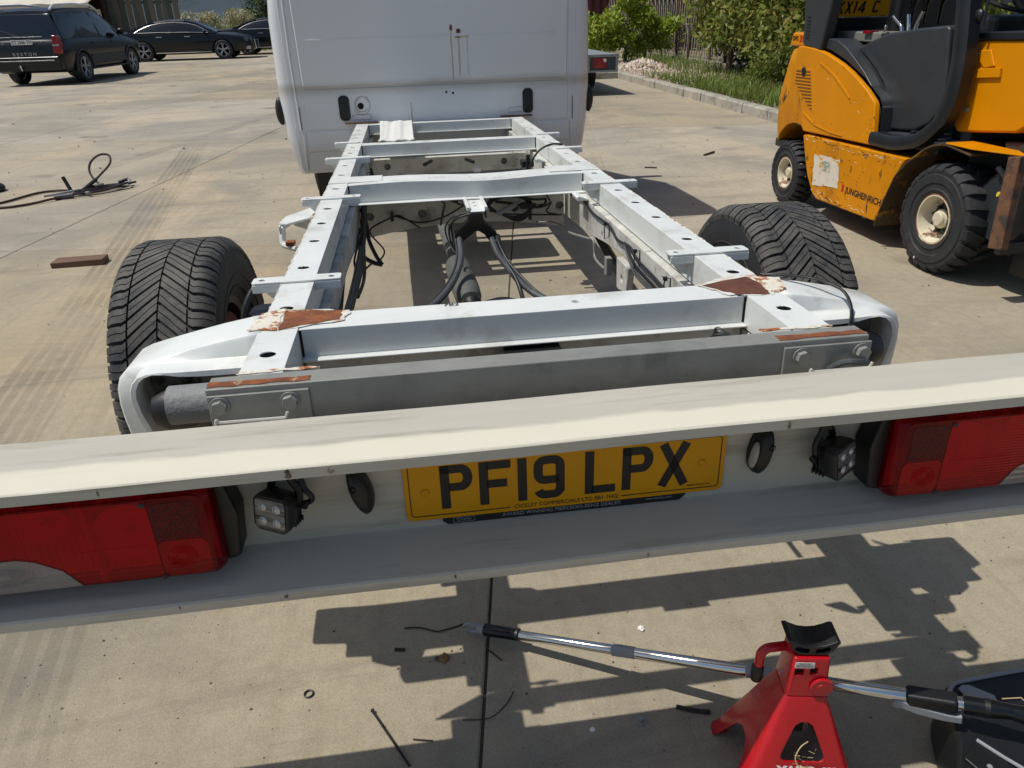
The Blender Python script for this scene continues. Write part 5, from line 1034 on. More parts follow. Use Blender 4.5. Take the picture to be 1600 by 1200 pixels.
# rear number plate inside the guard
fp = empty('number_plate', (0,0,0), parent=FK)
g = G(); g.prism(rrect(2.55,3.07,1.245,1.356,.008,4), 'y', 3.935, 3.930); fk(g, 'plate_blank', M_plate, fp)
for i, ch in enumerate('KX14 C'):
    if ch == ' ': continue
    x = {0:2.655,1:2.712,2:2.775,3:2.805,5:2.905}[i]; g = G(); strokes(g, GL[ch], Sk*.92, x, 1.263, .92, .92, 3.9295); q = G(); q.v = [(a+(c_-1.263)*.18,b,c_) for a,b,c_ in g.v]; q.f = g.f; q.mi = g.mi; fk(q, 'plate_character', M_ink, fp, 0, None)
# yellow front cowl under the windscreen
fpr([(2.56,1.141),(2.19,1.152),(2.05,1.0),(2.03,.80),(2.10,.755),(2.50,.708),(2.56,.76)], 2.622, 3.47, 'front_cowl', M_yellow, .014)
fpr([(2.56,1.1425),(2.18,1.1535),(2.19,1.185),(2.56,1.178)], 2.612, 3.48, 'screen_sill', M_flblack, .006)
g = G(); g.prism([(2.50,1.012),(2.285,1.030),(2.276,.987),(2.492,.969)], 'x', 2.608, 2.6215); fk(g, 'cowl_pocket', M_yellow, None, .003)
g = G(); g.prism([(2.47,1.10),(2.38,1.105),(2.33,1.035),(2.40,1.02),(2.44,1.05)], 'x', 2.612, 2.6215); fk(g, 'cowl_boss', M_yellow, None, .006)
for y, z in ((2.475,1.083),(2.45,.822)): g = G(); g.cyl((2.6215,y,z),(2.606,y,z),.012,n=14); fk(g, 'cowl_bolt', M_galv)
g = G(); g.add([(2.66,2.18,1.19),(3.44,2.18,1.19),(3.44,2.58,2.05),(2.66,2.58,2.05)], [(0,1,2,3)]); o = fk(g, 'windscreen', pm('clear_screen', '#9fb0b4', .03, 0, None, None, spec=.5, trans=.92), None, 0, None); sd = o.modifiers.new('s','SOLIDIFY'); sd.thickness = .006
g = G(); g.ball((2.57,2.46,1.255), .030, 10, (.6,1,1)); g.cyl((2.57,2.46,1.25),(2.60,2.52,1.21),.008,n=8); g.cyl((2.57,2.42,1.40),(2.57,2.42,1.205),.008,n=8); fk(g, 'work_light', M_flblack)
# mudguard
M_mud = pm('scuffed_dark_mudguard', '#4a3a24', .55, 0, (6,.2), (40,.1), [('#a87414', 8, .56, .64), ('#221d18', 12, .56, .64)])
fen = [(2.868,.133),(2.818,.301),(2.762,.443),(2.68,.534),(2.557,.623),(2.50,.650),(2.443,.664),(2.39,.668),(2.333,.662),(2.212,.647)]
g = G(); rings = [[(2.502,y,z),(2.80,y,z),(2.80,y-.004,z-.010),(2.502,y-.004,z-.010)] for y, z in fen]; g.loft(rings); fk(g, 'mudguard', M_mud, None, .002, 40)
g = G(); g.prism([(2.502,2.40),(2.502,2.21),(2.60,1.965),(2.66,2.09),(2.66,2.40)], 'z', .669, .676); fk(g, 'mudguard_step', M_yellow, None, .002)
g = G(); rings = [[(3.598,y,z),(3.30,y,z),(3.30,y-.004,z-.010),(3.598,y-.004,z-.010)] for y, z in fen]; g.loft(rings); fk(g, 'mudguard', M_mud, None, .002, 40)
fk(G().box(2.72,3.38,2.02,2.50,.35,.66), 'drive_axle_housing', M_flblack, bevel=.02)
g = G(); g.prism([(2.20,.70),(2.02,.72),(1.98,.60),(2.10,.52)], 'x', 2.66, 2.74); fk(g, 'tilt_bracket', M_flgrey, None, .01)
# mast, carriage, forks
for x in (2.72, 3.28):
    g = G(); g.prism([(x,1.90),(x+.10,1.90),(x+.10,1.92),(x+.02,1.92),(x+.02,2.00),(x+.10,2.00),(x+.10,2.02),(x,2.02)], 'z', .09, 2.25); fk(g, 'mast_channel', M_flblack, None, .003)
    g = G(); g.cyl((x+.15 if x < 3 else x-.06,1.97,.12),(x+.15 if x < 3 else x-.06,1.97,1.9),.035,n=16); fk(g, 'lift_ram', M_galv)
fk(G().box(2.50,3.60,1.86,1.90,.625,.690), 'carriage_bar', M_flblack, bevel=.006); fk(G().box(2.50,3.60,1.86,1.90,.24,.30), 'carriage_bar', M_flblack, bevel=.006)
fpr([(1.955,.678),(1.886,.690),(1.850,.270),(1.935,.256)], 2.492, 2.530, 'carriage_side', pm('rusty_carriage_paint', '#6b4a33', .85, 0, (16,.25), (70,.3), [('#3b3330', 10, .5, .6), ('#9a6038', 30, .62, .7)]), .004); fk(G().box(3.565,3.60,1.862,1.935,.24,.688), 'carriage_side', M_rustdark, bevel=.004)
for x in (2.72, 3.26):
    g = G(); g.prism([(1.858,.70),(1.82,.70),(1.815,.10),(.75,.06),(.75,.045),(1.83,.055),(1.858,.08)], 'x', x, x+.11); fk(g, 'fork', M_rustdark, None, .006)
g = G(); g.cyl((2.60,2.03,.42),(2.66,2.03,.42),.17,n=32); fk(g, 'lift_pulley', M_flgrey)
g = G(); g.cyl((2.52,1.99,.50),(2.56,1.98,.49),.012,n=10); fk(g, 'grease_cap', pm('yellow_cap', '#c9b93a', .5, 0, (9,.1)))
g = G(); g.tube(smooth_path([(2.58,2.10,.60),(2.60,2.0,.50),(2.62,1.95,.35),(2.66,1.98,.2)]), .014, 8); fk(g, 'hydraulic_hose', M_black)
# wheels: solid tyres with lugs
M_grease = pm('greasy_hub_flange', '#211e1b', .5, 0, (20,.3), (80,.3), [('#8a8068', 16, .60, .68)])
def lug_wheel(cx, cy, cz, Rr, W, rim, NL, s, name, parent=FK):
    wh = empty(name, Vector((cx,cy,cz))-FO, (R(13),0,0), parent); h = W/2
    g_ = G(); g_.lathe([(rim,-h*.85),(rim+.012,-h*.95),(rim+.03,-h),(rim+.035,-h*.95),(rim+.06,-h*.94),(rim+.065,-h*1.0),(Rr*.80,-h*1.02),(Rr*.81,-h*.98),(Rr*.90,-h*.96),(Rr-.02,-h*.86),(Rr-.02,h*.86),(Rr*.90,h*.96),(Rr*.81,h*.98),(rim+.06,h),(rim,h*.85)], (0,0,0), 'x', 72); t_ = g_.build('tyre', M_rubber, wh, 40)
    g_ = G(); pa = 2*math.pi/NL
    for k_ in range(NL):
        for sd2 in (-1, 1):
            a0 = k_*pa+(pa/2 if sd2 > 0 else 0)
            def P_(u, a, r_): return (sd2*u*h, r_*math.cos(a), r_*math.sin(a))
            us = [(.03,.55,.94,Rr),(.35,.35,.90,Rr+.001),(.70,.10,.84,Rr-.003),(.92,.08,.82,Rr-.014),(1.0,.08,.80,Rr*.90)]
            g_.loft([[P_(u,a0+pa*l,Rr*.86), P_(u,a0+pa*(l+.05),r_), P_(u,a0+pa*(q_-.05),r_), P_(u,a0+pa*q_,Rr*.86)] for u, l, q_, r_ in us])
    g_.build('tread_lugs', M_rubber, t_, 25)
    g_ = G(); g_.lathe([(rim+.006,s*h*.92),(rim-.004,s*h*.93),(rim-.008,s*h*.86),(rim-.018,s*h*.35),(rim-.03,s*h*.22),(rim*.70,s*h*.18)], (0,0,0), 'x', 48); g_.build('rim', M_rimcream, wh); g_ = G(); g_.lathe([(rim*.70,s*h*.19),(rim*.66,s*h*.20),(rim*.64,s*h*.32),(rim*.40,s*h*.36)], (0,0,0), 'x', 48); g_.build('greasy_flange', M_grease, wh)
    g_ = G(); g_.lathe([(rim*.40,s*h*.3),(rim*.40,s*h*.5),(rim*.34,s*h*.56),(rim*.32,s*h*.66),(rim*.26,s*h*.72),(.001,s*h*.73)], (0,0,0), 'x', 32); g_.build('hub', M_rimcream, wh)
    g_ = G(); g_.lathe([(rim+.004,s*h*.925),(rim+.007,s*h*.945),(rim+.011,s*h*.925)], (0,0,0), 'x', 48); g_.build('rim_edge', M_rust, wh)
    for k_ in range(8):
        a = 2*math.pi*k_/8; g_ = G(); c_ = (rim*.53*math.cos(a), rim*.53*math.sin(a)); g_.cyl((s*h*.28,*c_),(s*h*.52,*c_),rim*.075,n=6); g_.build('wheel_nut', M_flblack, wh)
    return wh
for s, x in ((-1, 2.59), (1, 3.51)):
    lug_wheel(x, 4.05, .222, .222, .17, .105, 26, s, 'rear_wheel'); lug_wheel(x+(.015 if s < 0 else -.015), 2.375, .286, .286, .21, .125, 22, s, 'front_wheel')
g = G(); g.box(2.4975,2.4988,2.436,2.445,.055,.067); fk(g, 'valve_mark', M_inkwhite, None, 0, None)

M_chip = pm('bare_scrape', '#4b3a26', .8, 0, (40,.3), (80,.3), [('#8a7a5c', 30, .55, .65)]); M_scr = pm('pale_scrape', '#d9c79a', .6, 0, (40,.15))
def chips(n_, yr, zr_, x, sz, seed, mts=(M_chip, M_scr)):
    r_ = random.Random(seed); gs = [G() for _ in mts]
    for _ in range(n_):
        y, z = r_.uniform(*yr), r_.uniform(*zr_); ln = sz*r_.uniform(.3,1.6); ht = sz*r_.uniform(.06,.30); a = r_.uniform(-.35,.35); i = 0 if r_.random() < .65 else len(mts)-1
        pts = [(y+(u*ln)*math.cos(a)-(v*ht)*math.sin(a), z+(u*ln)*math.sin(a)+(v*ht)*math.cos(a)) for u, v in ((-1,-.2),(-.4,-1*r_.random()),(.5,-.8*r_.random()),(1,.1),(.3,1*r_.random()),(-.5,.7*r_.random()))]
        gs[i].prism(pts, 'x', x-.0006-.0001*r_.random(), x+.0003)
    for g_, mt_ in zip(gs, mts):
        if g_.v: tag(fk(g_, 'paint_scrapes', mt_, None, 0, None), kind='stuff')
chips(60, (2.75,3.85), (.485,.528), 2.5155, .018, 1); chips(40, (2.95,3.65), (.14,.20), 2.5155, .020, 2); chips(45, (3.05,3.85), (.20,.48), 2.5155, .012, 3); chips(16, (3.08,3.30), (.60,.84), 2.5245, .012, 4); chips(14, (3.3,3.9), (.56,1.0), 2.5245, .014, 5)
def cw_chips(n_, seed):
    r_ = random.Random(seed); gs = [G(), G()]
    for _ in range(n_):
        z = r_.choice((r_.uniform(.56,.66), r_.uniform(.56,1.0), r_.uniform(.8,.96))); a = R(r_.uniform(100,178)); hw = .503; q = (4.47 if z < .72 else 4.47-(z-.72)*.32); cx_, cy_ = 3.05-hw+.16+.162*math.cos(a), q-.16+.162*math.sin(a)
        if r_.random() < .4: cx_, cy_ = 3.05-hw-.0005, r_.uniform(4.16,4.31) if z > .6 else 4.3
        i = 0 if r_.random() < .7 else 1; s_ = r_.uniform(.004,.022); o_ = len(gs[i].v); gs[i].ball((cx_,cy_,z), s_, 3, (.12 if a > 2.6 else .6,1,.25+.3*r_.random()))
    for g_, mt_ in zip(gs, (M_chip, M_scr)): tag(fk(g_, 'paint_scrapes', mt_, None, 0, None), kind='stuff')
# ------------------------------------------------------------ cars
def car_wheel(parent, x, y, r_, wd, s, spokes=5):
    wh = empty('wheel', (x,y,r_), parent=parent); h = wd/2; rm = r_*.70
    g_ = G(); g_.lathe([(rm,-h*.9),(r_*.9,-h),(r_*.98,-h*.85),(r_,-h*.6),(r_,h*.6),(r_*.98,h*.85),(r_*.9,h),(rm,h*.9)], (0,0,0), 'x', 40); g_.build('tyre', M_rubber, wh)
    g_ = G(); g_.lathe([(rm,s*h*.9),(rm*.96,s*h*.92),(rm*.94,s*h*.8),(rm*.93,-s*h*.5)], (0,0,0), 'x', 40); g_.lathe([(.001,s*h*.8),(rm*.2,s*h*.8),(rm*.22,s*h*.5)], (0,0,0), 'x', 20)
    for k_ in range(spokes):
        for dv in (-.16, .16):
            a = 2*math.pi*k_/spokes+.3; ca, sa = math.cos(a+dv*.5), math.sin(a+dv*.5); cb, sb = math.cos(a+dv), math.sin(a+dv)
            g_.tube([(s*h*.78, rm*.15*ca, rm*.15*sa), (s*h*.86, rm*.6*(ca+cb)/2, rm*.6*(sa+sb)/2), (s*h*.86, rm*.95*cb, rm*.95*sb)], [rm*.08,rm*.065,rm*.075], 6)
    g_.build('alloy_rim', M_alloy, wh); G().lathe([(.001,-s*h*.2),(rm*.93,-s*h*.2)], (0,0,0), 'x', 24).build('brake_disc', M_void, wh)
def body_loft(st):
    rings = []
    for y, zb, zt, w_, cr in st:
        half = [(w_*.80,zb),(w_*.93,zb+.03),(w_*.985,zb+(zt-zb)*.30),(w_,zb+(zt-zb)*.58),(w_*.985,zb+(zt-zb)*.80),(w_*.93,zt-.035),(w_*.85,zt-.005),(w_*.5,zt+cr*.8),(0,zt+cr)]
        rings.append([(x,y,z) for x, z in half]+[(-x,y,z) for x, z in half[-2::-1]])
    return rings
def cabin_loft(st):
    rings = []
    for y, zl, zt, wl, wt in st:
        half = [(wl,zl),(wl*.4+wt*.6,zl+(zt-zl)*.62),(wt,zt-(zt-zl)*.10-.01),(wt*.90,zt-.004),(wt*.5,zt+.02),(0,zt+.026)]
        rings.append([(x,y,z) for x, z in half]+[(-x,y,z) for x, z in half[-2::-1]])
    return rings
def cabin_pt(st, y, f):
    """point on the right cabin side at length y and height fraction f"""
    for a, b in zip(st[:-1], st[1:]):
        if a[0] <= y <= b[0]:
            t_ = (y-a[0])/max(1e-6, b[0]-a[0]); zl, zt, wl, wt = [a[i]+(b[i]-a[i])*t_ for i in range(1,5)]
            x = wl+(wl*.4+wt*.6-wl)*f/.62 if f < .62 else (wl*.4+wt*.6)+(wt-(wl*.4+wt*.6))*(f-.62)/.38
            return Vector((x, y, zl+(zt-zl)*f*.90))
    return Vector((0,y,0))
def strip(pts, wdt, th, s): # flat painted pillar following the glass
    g_ = G(); P = [Vector((s*p.x,p.y,p.z)) for p in pts]; rings = []
    for i, p in enumerate(P):
        t_ = (P[min(i+1,len(P)-1)]-P[max(i-1,0)]).normalized(); o_ = Vector((s,0,.25)).normalized(); v_ = t_.cross(o_).normalized()
        rings.append([p+v_*wdt-o_*.03, p+v_*wdt+o_*th, p-v_*wdt+o_*th, p-v_*wdt-o_*.03])
    return g_.loft(rings)
def build_car(root, body, cabin, roof_rng, axles, wr, wwd, pillars, trim=True):
    o_ = G().loft(body_loft(body)).build('body', M_carpaint, root, 40)
    k_ = G()
    for ya in axles:
        for s in (-1, 1): k_.cyl((s*.55,ya,wr*.98), (s*1.3,ya,wr*.98), wr*1.16, n=32)
    cut(o_, k_)
    G().loft(cabin_loft(cabin)).build('window_glass', M_glass, root, 40)
    # roof skin just above the glass
    rr_ = []
    for y, zl, zt, wl, wt in cabin:
        if roof_rng[0] <= y <= roof_rng[1]:
            half = [(wt*.99,zt-(zt-zl)*.10-.006),(wt*1.0,zt-(zt-zl)*.07),(wt*.93,zt+.012),(wt*.5,zt+.032),(0,zt+.040)]
            rr_.append([(x,y,z) for x, z in half]+[(-x,y,z) for x, z in half[-2::-1]])
    G().loft(rr_).build('roof', M_carpaint, root, 40)
    for s in (-1, 1):
        for pts, wd_ in pillars: strip([cabin_pt(cabin,y,f) for y, f in pts], wd_, .008, s).build('pillar', M_carpaint, root, 40)
        for ya in axles: car_wheel(root, s*(body[len(body)//2][3]-.11), ya, wr, wwd, s)
# off-roader seen from behind
M_rail = pm('satin_silver_rail', '#d6d8d9', .35, 0, (8,.05))
SV = empty('parked_suv', (-9.22,22.75,0), (0,0,R(-6.5))); tag(SV, 'black off-road estate car with silver roof rails and red tail lamps', 'car')
sb = [(-2.38,.44,.86,.86,0),(-2.34,.34,.98,.90,0),(-2.28,.30,1.05,.925,.0),(-1.9,.28,1.10,.94,.0),(-1.0,.28,1.10,.94,.0),(.9,.28,1.09,.94,.0),(1.15,.29,1.08,.935,.03),(1.7,.36,1.02,.925,.04),(2.15,.38,.95,.88,.03),(2.30,.42,.88,.82,.02),(2.36,.50,.74,.76,.0)]
sc_ = [(-2.27,1.03,1.10,.86,.84),(-2.05,1.05,1.66,.87,.70),(-1.85,1.07,1.73,.88,.71),(-.9,1.07,1.76,.88,.72),(.0,1.07,1.755,.88,.72),(.42,1.07,1.70,.88,.70),(.75,1.06,1.50,.87,.74),(1.22,1.05,1.09,.86,.83)]
build_car(SV, sb, sc_, (-2.06,.43), (-1.42,1.415), .365, .25, [([(-2.0,.0),(-1.98,.5),(-1.93,.98)],.10), ([(-1.15,0),(-1.22,.5),(-1.30,.98)],.035), ([(-.12,0),(-.17,.5),(-.22,.98)],.04), ([(1.12,.05),(.78,.6),(.45,.98)],.035), ([(-2.0,.97),(-.9,.97),(.4,.97)],.03)])
for s in (-1, 1):
    g = G(); g.tube(fillet([(s*.68,-1.98,1.72),(s*.68,-1.78,1.83),(s*.69,-.8,1.86),(s*.69,.15,1.83),(s*.685,.40,1.71)], .12), .026, 8); g.build('roof_rail', M_rail, SV, 60)
    g = G(); g.prism([(s*.72,.74),(s*.905,.72),(s*.915,.95),(s*.86,1.14),(s*.76,1.14),(s*.745,.92)], 'y', -2.40, -2.20); tl_ = g.build('tail_lamp', M_tailred, SV, bevel=.015)
    g = G(); g.box(*sorted((s*.735,s*.905)), -2.412, -2.401, .905, .94); g.build('clear_band', M_greyplastic, tl_, bevel=.003)
    for ya in (-1.42,1.415):
        g = G(); g.tube([(s*.935, ya+.43*math.cos(a), .36+.43*math.sin(a)) for a in np.linspace(-.15,math.pi+.15,20)], .035, 6); g.build('arch_cladding', M_carplastic, SV, 60)
    G().box(*sorted((s*.92,s*.955)), -.98, .98, .42, .66).build('door_cladding', M_carplastic, SV, bevel=.01); G().box(*sorted((s*.80,s*.97)), -.95, .95, .30, .34).build('running_board', M_black, SV, bevel=.01)
    g = G(); g.ball((s*1.02,.86,1.17), .11, 8, (1,.55,.75)); g.cyl((s*.88,.88,1.12),(s*1.0,.87,1.14),.025,n=8); g.build('door_mirror', M_carpaint, SV)
    for y in (-.75,.30): G().box(*sorted((s*.94,s*.965)), y, y+.16, .93,.96).build('door_handle', M_carpaint, SV, bevel=.01)
    G().box(*sorted((s*.60,s*.84)), 2.05,2.34,.74,.88).build('headlamp', M_glass, SV, bevel=.03)
G().box(-.86,.86,-2.46,-2.22,.34,.68).build('rear_bumper', M_carpaint, SV, bevel=.05, seg=3); G().box(-.80,.72,-2.47,-2.455,.575,.595).build('bumper_strip', M_alloy, SV, bevel=.004)
g = G(); g.prism([(-.84,1.04),(.84,1.04),(.70,1.64),(-.70,1.64)], 'y', -.012, .012); g.xf(Matrix.Translation((0,-2.165,0)) @ Matrix.Translation((0,0,1.34)) @ Matrix.Rotation(R(-19),4,'X') @ Matrix.Translation((0,0,-1.34))); g.build('tailgate_glass', M_glass, SV, bevel=.01)
g = G(); g.tube([(-.05,-2.33,1.12),(-.3,-2.28,1.20),(-.55,-2.25,1.29)], .012, 6); g.build('rear_wiper', M_black, SV); G().box(-.55,.5,-2.34,-2.325,1.115,1.13).build('tailgate_trim', M_alloy, SV, bevel=.003)
pl2 = G().box(-.26,.26,-2.405,-2.385,.95,1.06).build('number_plate', M_platewhite, SV, bevel=.003); text('plate_text', 'CT 2366 TH', .105, M_ink, frame((.0,-2.4058,1.005),(1,0,0),(0,0,1)), pl2, .0006, .85, 1.05, 'CENTER', .002)
text('badge_lettering', 'REXTON', .105, M_alloy, frame((.0,-2.40,.73),(1,0,0),(0,0,1)), SV, .004, 1.1, 1.45, 'CENTER', .002); text('side_badge', 'A', .09, M_alloy, frame((-.47,-2.395,.985),(1,0,0),(0,0,1)), SV, .004)
g = G(); g.tube([(-.12,-2.30,.40),(-.12,-2.50,.38),(-.12,-2.52,.44)], .02, 8); g.ball((-.12,-2.52,.46), .028, 8); g.build('tow_ball', M_chrome, SV)
# long saloons seen from the side
def saloon(loc, rz, lab, group):
    rt_ = empty('parked_saloon', loc, (0,0,rz)); tag(rt_, lab, 'car', group)
    b_ = [(-2.62,.42,.80,.70,.0),(-2.55,.34,.98,.82,.01),(-2.40,.30,1.04,.90,.02),(-1.9,.24,1.06,.94,.03),(-.6,.22,1.00,.95,.0),(.8,.22,.97,.95,.0),(1.2,.23,.96,.945,.03),(1.8,.25,.90,.93,.05),(2.3,.27,.82,.88,.04),(2.55,.30,.70,.78,.02),(2.64,.36,.58,.66,.0)]
    c_ = [(-2.05,1.0,1.05,.82,.80),(-1.55,1.0,1.26,.84,.66),(-1.0,1.0,1.40,.85,.63),(-.4,.99,1.455,.86,.62),(.15,.98,1.44,.86,.62),(.6,.97,1.33,.86,.66),(1.05,.96,1.12,.86,.76),(1.32,.955,1.0,.85,.82)]
    build_car(rt_, b_, c_, (-1.56,.16), (-1.5,1.5), .35, .25, [([(-2.0,.5),(-1.75,.55),(-1.5,.8),(-1.0,.97)],.07), ([(-.42,0),(-.46,.5),(-.5,.97)],.03), ([(1.2,.3),(.9,.75),(.5,.97),(.15,.99)],.04)])
    for s in (-1, 1):
        lo = [Vector((s*(cabin_pt(c_,y,.06).x+.012), y, cabin_pt(c_,y,.06).z)) for y in np.linspace(-1.75,1.02,14)]; hi = [Vector((s*(cabin_pt(c_,y,f).x+.014), y, cabin_pt(c_,y,f).z)) for y, f in ((1.02,.3),(.85,.62),(.6,.80),(.3,.88),(-.2,.91),(-.7,.90),(-1.1,.86),(-1.4,.72),(-1.6,.5),(-1.75,.1))]
        G().tube(lo+hi, .017, 6, True).build('window_trim', M_chrome, rt_, 60)
        G().box(*sorted((s*.925,s*.955)), -1.05, 1.05, .275, .310).build('sill_trim', M_chrome, rt_, bevel=.006)
        for y in (-.95,.12): G().box(*sorted((s*.945,s*.975)), y, y+.22, .845,.87).build('door_handle', M_chrome, rt_, bevel=.008)
        g_ = G(); g_.ball((s*1.0,.92,1.02), .10, 8, (1,.6,.65)); g_.cyl((s*.86,.93,.98),(s*.98,.92,1.0),.02,n=8); g_.build('door_mirror', M_carpaint, rt_)
        G().box(*sorted((s*.52,s*.84)), 2.22,2.50,.62,.74).build('headlamp', pm('headlamp_glass','#4a4f54',.08,.3,(5,.1)), rt_, bevel=.03); G().box(*sorted((s*.5,s*.82)), 2.36,2.56,.33,.46).build('air_intake', M_alloy, rt_, bevel=.02)
        G().box(*sorted((s*.48,s*.86)), -2.57,-2.40,.76,.88).build('tail_lamp', M_tailred, rt_, bevel=.02)
    g_ = G(); g_.prism([(-.42,.66),(.42,.66),(.34,.36),(-.34,.36)], 'y', 2.56, 2.67); g_.build('grille', M_black, rt_, bevel=.01); g_ = G(); g_.tube([(-.42,2.67,.66),(.42,2.67,.66),(.34,2.68,.36),(-.34,2.68,.36)], .015, 6, True); g_.build('grille_frame', M_chrome, rt_)
    return rt_
s1 = saloon((-8.70,33.15,0), R(-90), 'long black saloon parked side-on with chrome window line', 'black saloons at the back of the yard')
s2 = copy_tree(s1); s2.location = (-5.35,36.4,0); s2.rotation_euler = (0,0,R(-90)); s2['label'] = 'black saloon half hidden by the white cab'

# ------------------------------------------------------------ planting bed, kerb, fence, bushes on the right
M_soil = pm('dry_soil', '#7d6f58', .95, 0, (3,.2), (30,.5), [('#9c8f76', 6, .5, .7)], tex='World')
g = G(); g.prism([(4.55,2.0),(9.5,2.0),(9.5,60),(-2,60),(-2,15.75),(4.55,15.75)], 'z', -.05, .10); bed = g.build('planting_bed', M_soil); tag(bed, kind='structure')
M_kerb = pm('kerb_concrete', '#a39d90', .9, 0, (3,.14), (40,.4,.01), [('#6f695e', 5, .5, .7), ('#c2bcab', 9, .6, .75)], tex='World')
kerb = empty('kerb', (4.47,8,0)); tag(kerb, kind='structure')
km = None
for i in range(20):
    L_ = .78; y = 2.4+.79*i-.2
    g = G(); hh = .135+random.uniform(-.006,.006); g.loft([[(-.075,-L_/2,-.05),(.075,-L_/2,-.05),(.075,L_/2,-.05),(-.075,L_/2,-.05)], [(-.075,-L_/2,hh-.02),(.075,-L_/2,hh),(.075,L_/2,hh),(-.075,L_/2,hh-.02)], [(-.060,-L_/2+.01,hh),(.065,-L_/2+.01,hh+.004),(.065,L_/2-.01,hh+.004),(-.060,L_/2-.01,hh)]])
    o = g.build('kerb_stone', M_kerb, kerb, 30, .006); o.location = (random.uniform(-.008,.008), y-8+.2, 0); o.rotation_euler = (0,0,random.uniform(-.012,.012))
    if i > 6: continue
    o2 = bpy.data.objects.new('kerb_stone', o.data); col.objects.link(o2); o2.parent = kerb; o2.location = (-.45-.79*i-4.47+4.47, 15.70-8, 0); o2.rotation_euler = (0,0,R(90))
def foliage(name, clumps, n_, size, mt, parent, seed=1, squash=1., edge=.55, asp=.42):
    """leaf-sized faces spread through overlapping clumps"""
    r_ = np.random.default_rng(seed); C = np.array([c[:3] for c in clumps]); Rd = np.array([c[3:6] for c in clumps]); wts = Rd.prod(1); idx = r_.choice(len(clumps), n_, p=wts/wts.sum())
    d = r_.normal(size=(n_,3)); d /= np.linalg.norm(d, axis=1)[:,None]; rad = (edge+(1-edge)*r_.random(n_))**(1/2.); rad *= r_.normal(1,.12,n_)
    P = C[idx]+d*Rd[idx]*rad[:,None]; P[:,2] = np.maximum(P[:,2], .02)
    a = r_.normal(size=(n_,3)); a[:,2] -= .3; a /= np.linalg.norm(a, axis=1)[:,None]; b = np.cross(a, r_.normal(size=(n_,3))); b /= np.linalg.norm(b, axis=1)[:,None]; c = np.cross(a, b)
    s_ = size*r_.uniform(.6,1.35,n_)[:,None]; wd_ = s_*asp
    V = np.stack([P, P+a*s_*.5+b*wd_*.5+c*s_*.08, P+a*s_-c*s_*.10, P+a*s_*.5-b*wd_*.5+c*s_*.08], 1).reshape(-1,3)
    me = bpy.data.meshes.new(name); me.vertices.add(len(V)); me.vertices.foreach_set('co', V.ravel()); me.loops.add(n_*4); me.loops.foreach_set('vertex_index', np.arange(n_*4)); me.polygons.add(n_); me.polygons.foreach_set('loop_start', np.arange(n_)*4); me.update(calc_edges=True); me.materials.append(mt)
    o_ = bpy.data.objects.new(name, me); col.objects.link(o_); o_.parent = parent; return o_
def leafmat(name, c, isl=.45, tr=.35, second=None):
    mt = pm(name, c, .5, 0, (1.5,.2), None, [(second, 2.5, .5, .62)] if second else (), island=isl, spec=.35, tex='World'); n = mt.node_tree.nodes; L = mt.node_tree.links; b = n['Principled BSDF']; out = n['Material Output']
    t_ = n.new('ShaderNodeBsdfTranslucent'); L.new(b.inputs['Base Color'].links[0].from_socket, t_.inputs[0]); mx = n.new('ShaderNodeMixShader'); mx.inputs[0].default_value = tr; L.new(b.outputs[0], mx.inputs[1]); L.new(t_.outputs[0], mx.inputs[2]); L.new(mx.outputs[0], out.inputs[0]); return mt
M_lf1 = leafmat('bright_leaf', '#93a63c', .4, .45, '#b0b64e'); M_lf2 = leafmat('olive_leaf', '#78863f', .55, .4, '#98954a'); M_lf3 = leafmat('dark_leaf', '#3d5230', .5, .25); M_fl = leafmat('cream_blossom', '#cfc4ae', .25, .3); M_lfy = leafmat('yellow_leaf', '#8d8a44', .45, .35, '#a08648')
M_trunk = pm('tree_bark', '#5f5446', .95, 0, (8,.25,(1,1,.2)), (20,.6))
def tree(name, loc, lab, cat, clumps, n_, size, mt, trunks, seed, group=None, extra=None, edge=.5):
    t_ = empty(name, loc); tag(t_, lab, cat, group)
    for p, r0 in trunks: pp = smooth_path(p, 5); G().tube(pp, [r0*(1-.75*i/(len(pp)-1)) for i in range(len(pp))], 8).build('trunk' if p[0][2] < .1 else 'branch', M_trunk, t_, 60)
    foliage('crown', clumps, n_, size, mt, t_, seed, edge=edge)
    if extra: foliage(*extra[:1], clumps, *extra[1:], t_, seed+50, edge=edge)
    return t_
def clumps(n_, rx, ry, z0, z1, r0, r1, seed):
    r_ = random.Random(seed); out = []
    for i in range(n_):
        a = r_.uniform(0,6.283); q = r_.random()**.5; z = r_.uniform(z0,z1); k_ = 1-.5*abs((z-(z0+z1)/2)/((z1-z0)/2+1e-6))**2; rr = r_.uniform(r0,r1)
        out.append((rx*q*k_*math.cos(a), ry*q*k_*math.sin(a), z, rr, rr, rr*r_.uniform(.55,.9)))
    return out
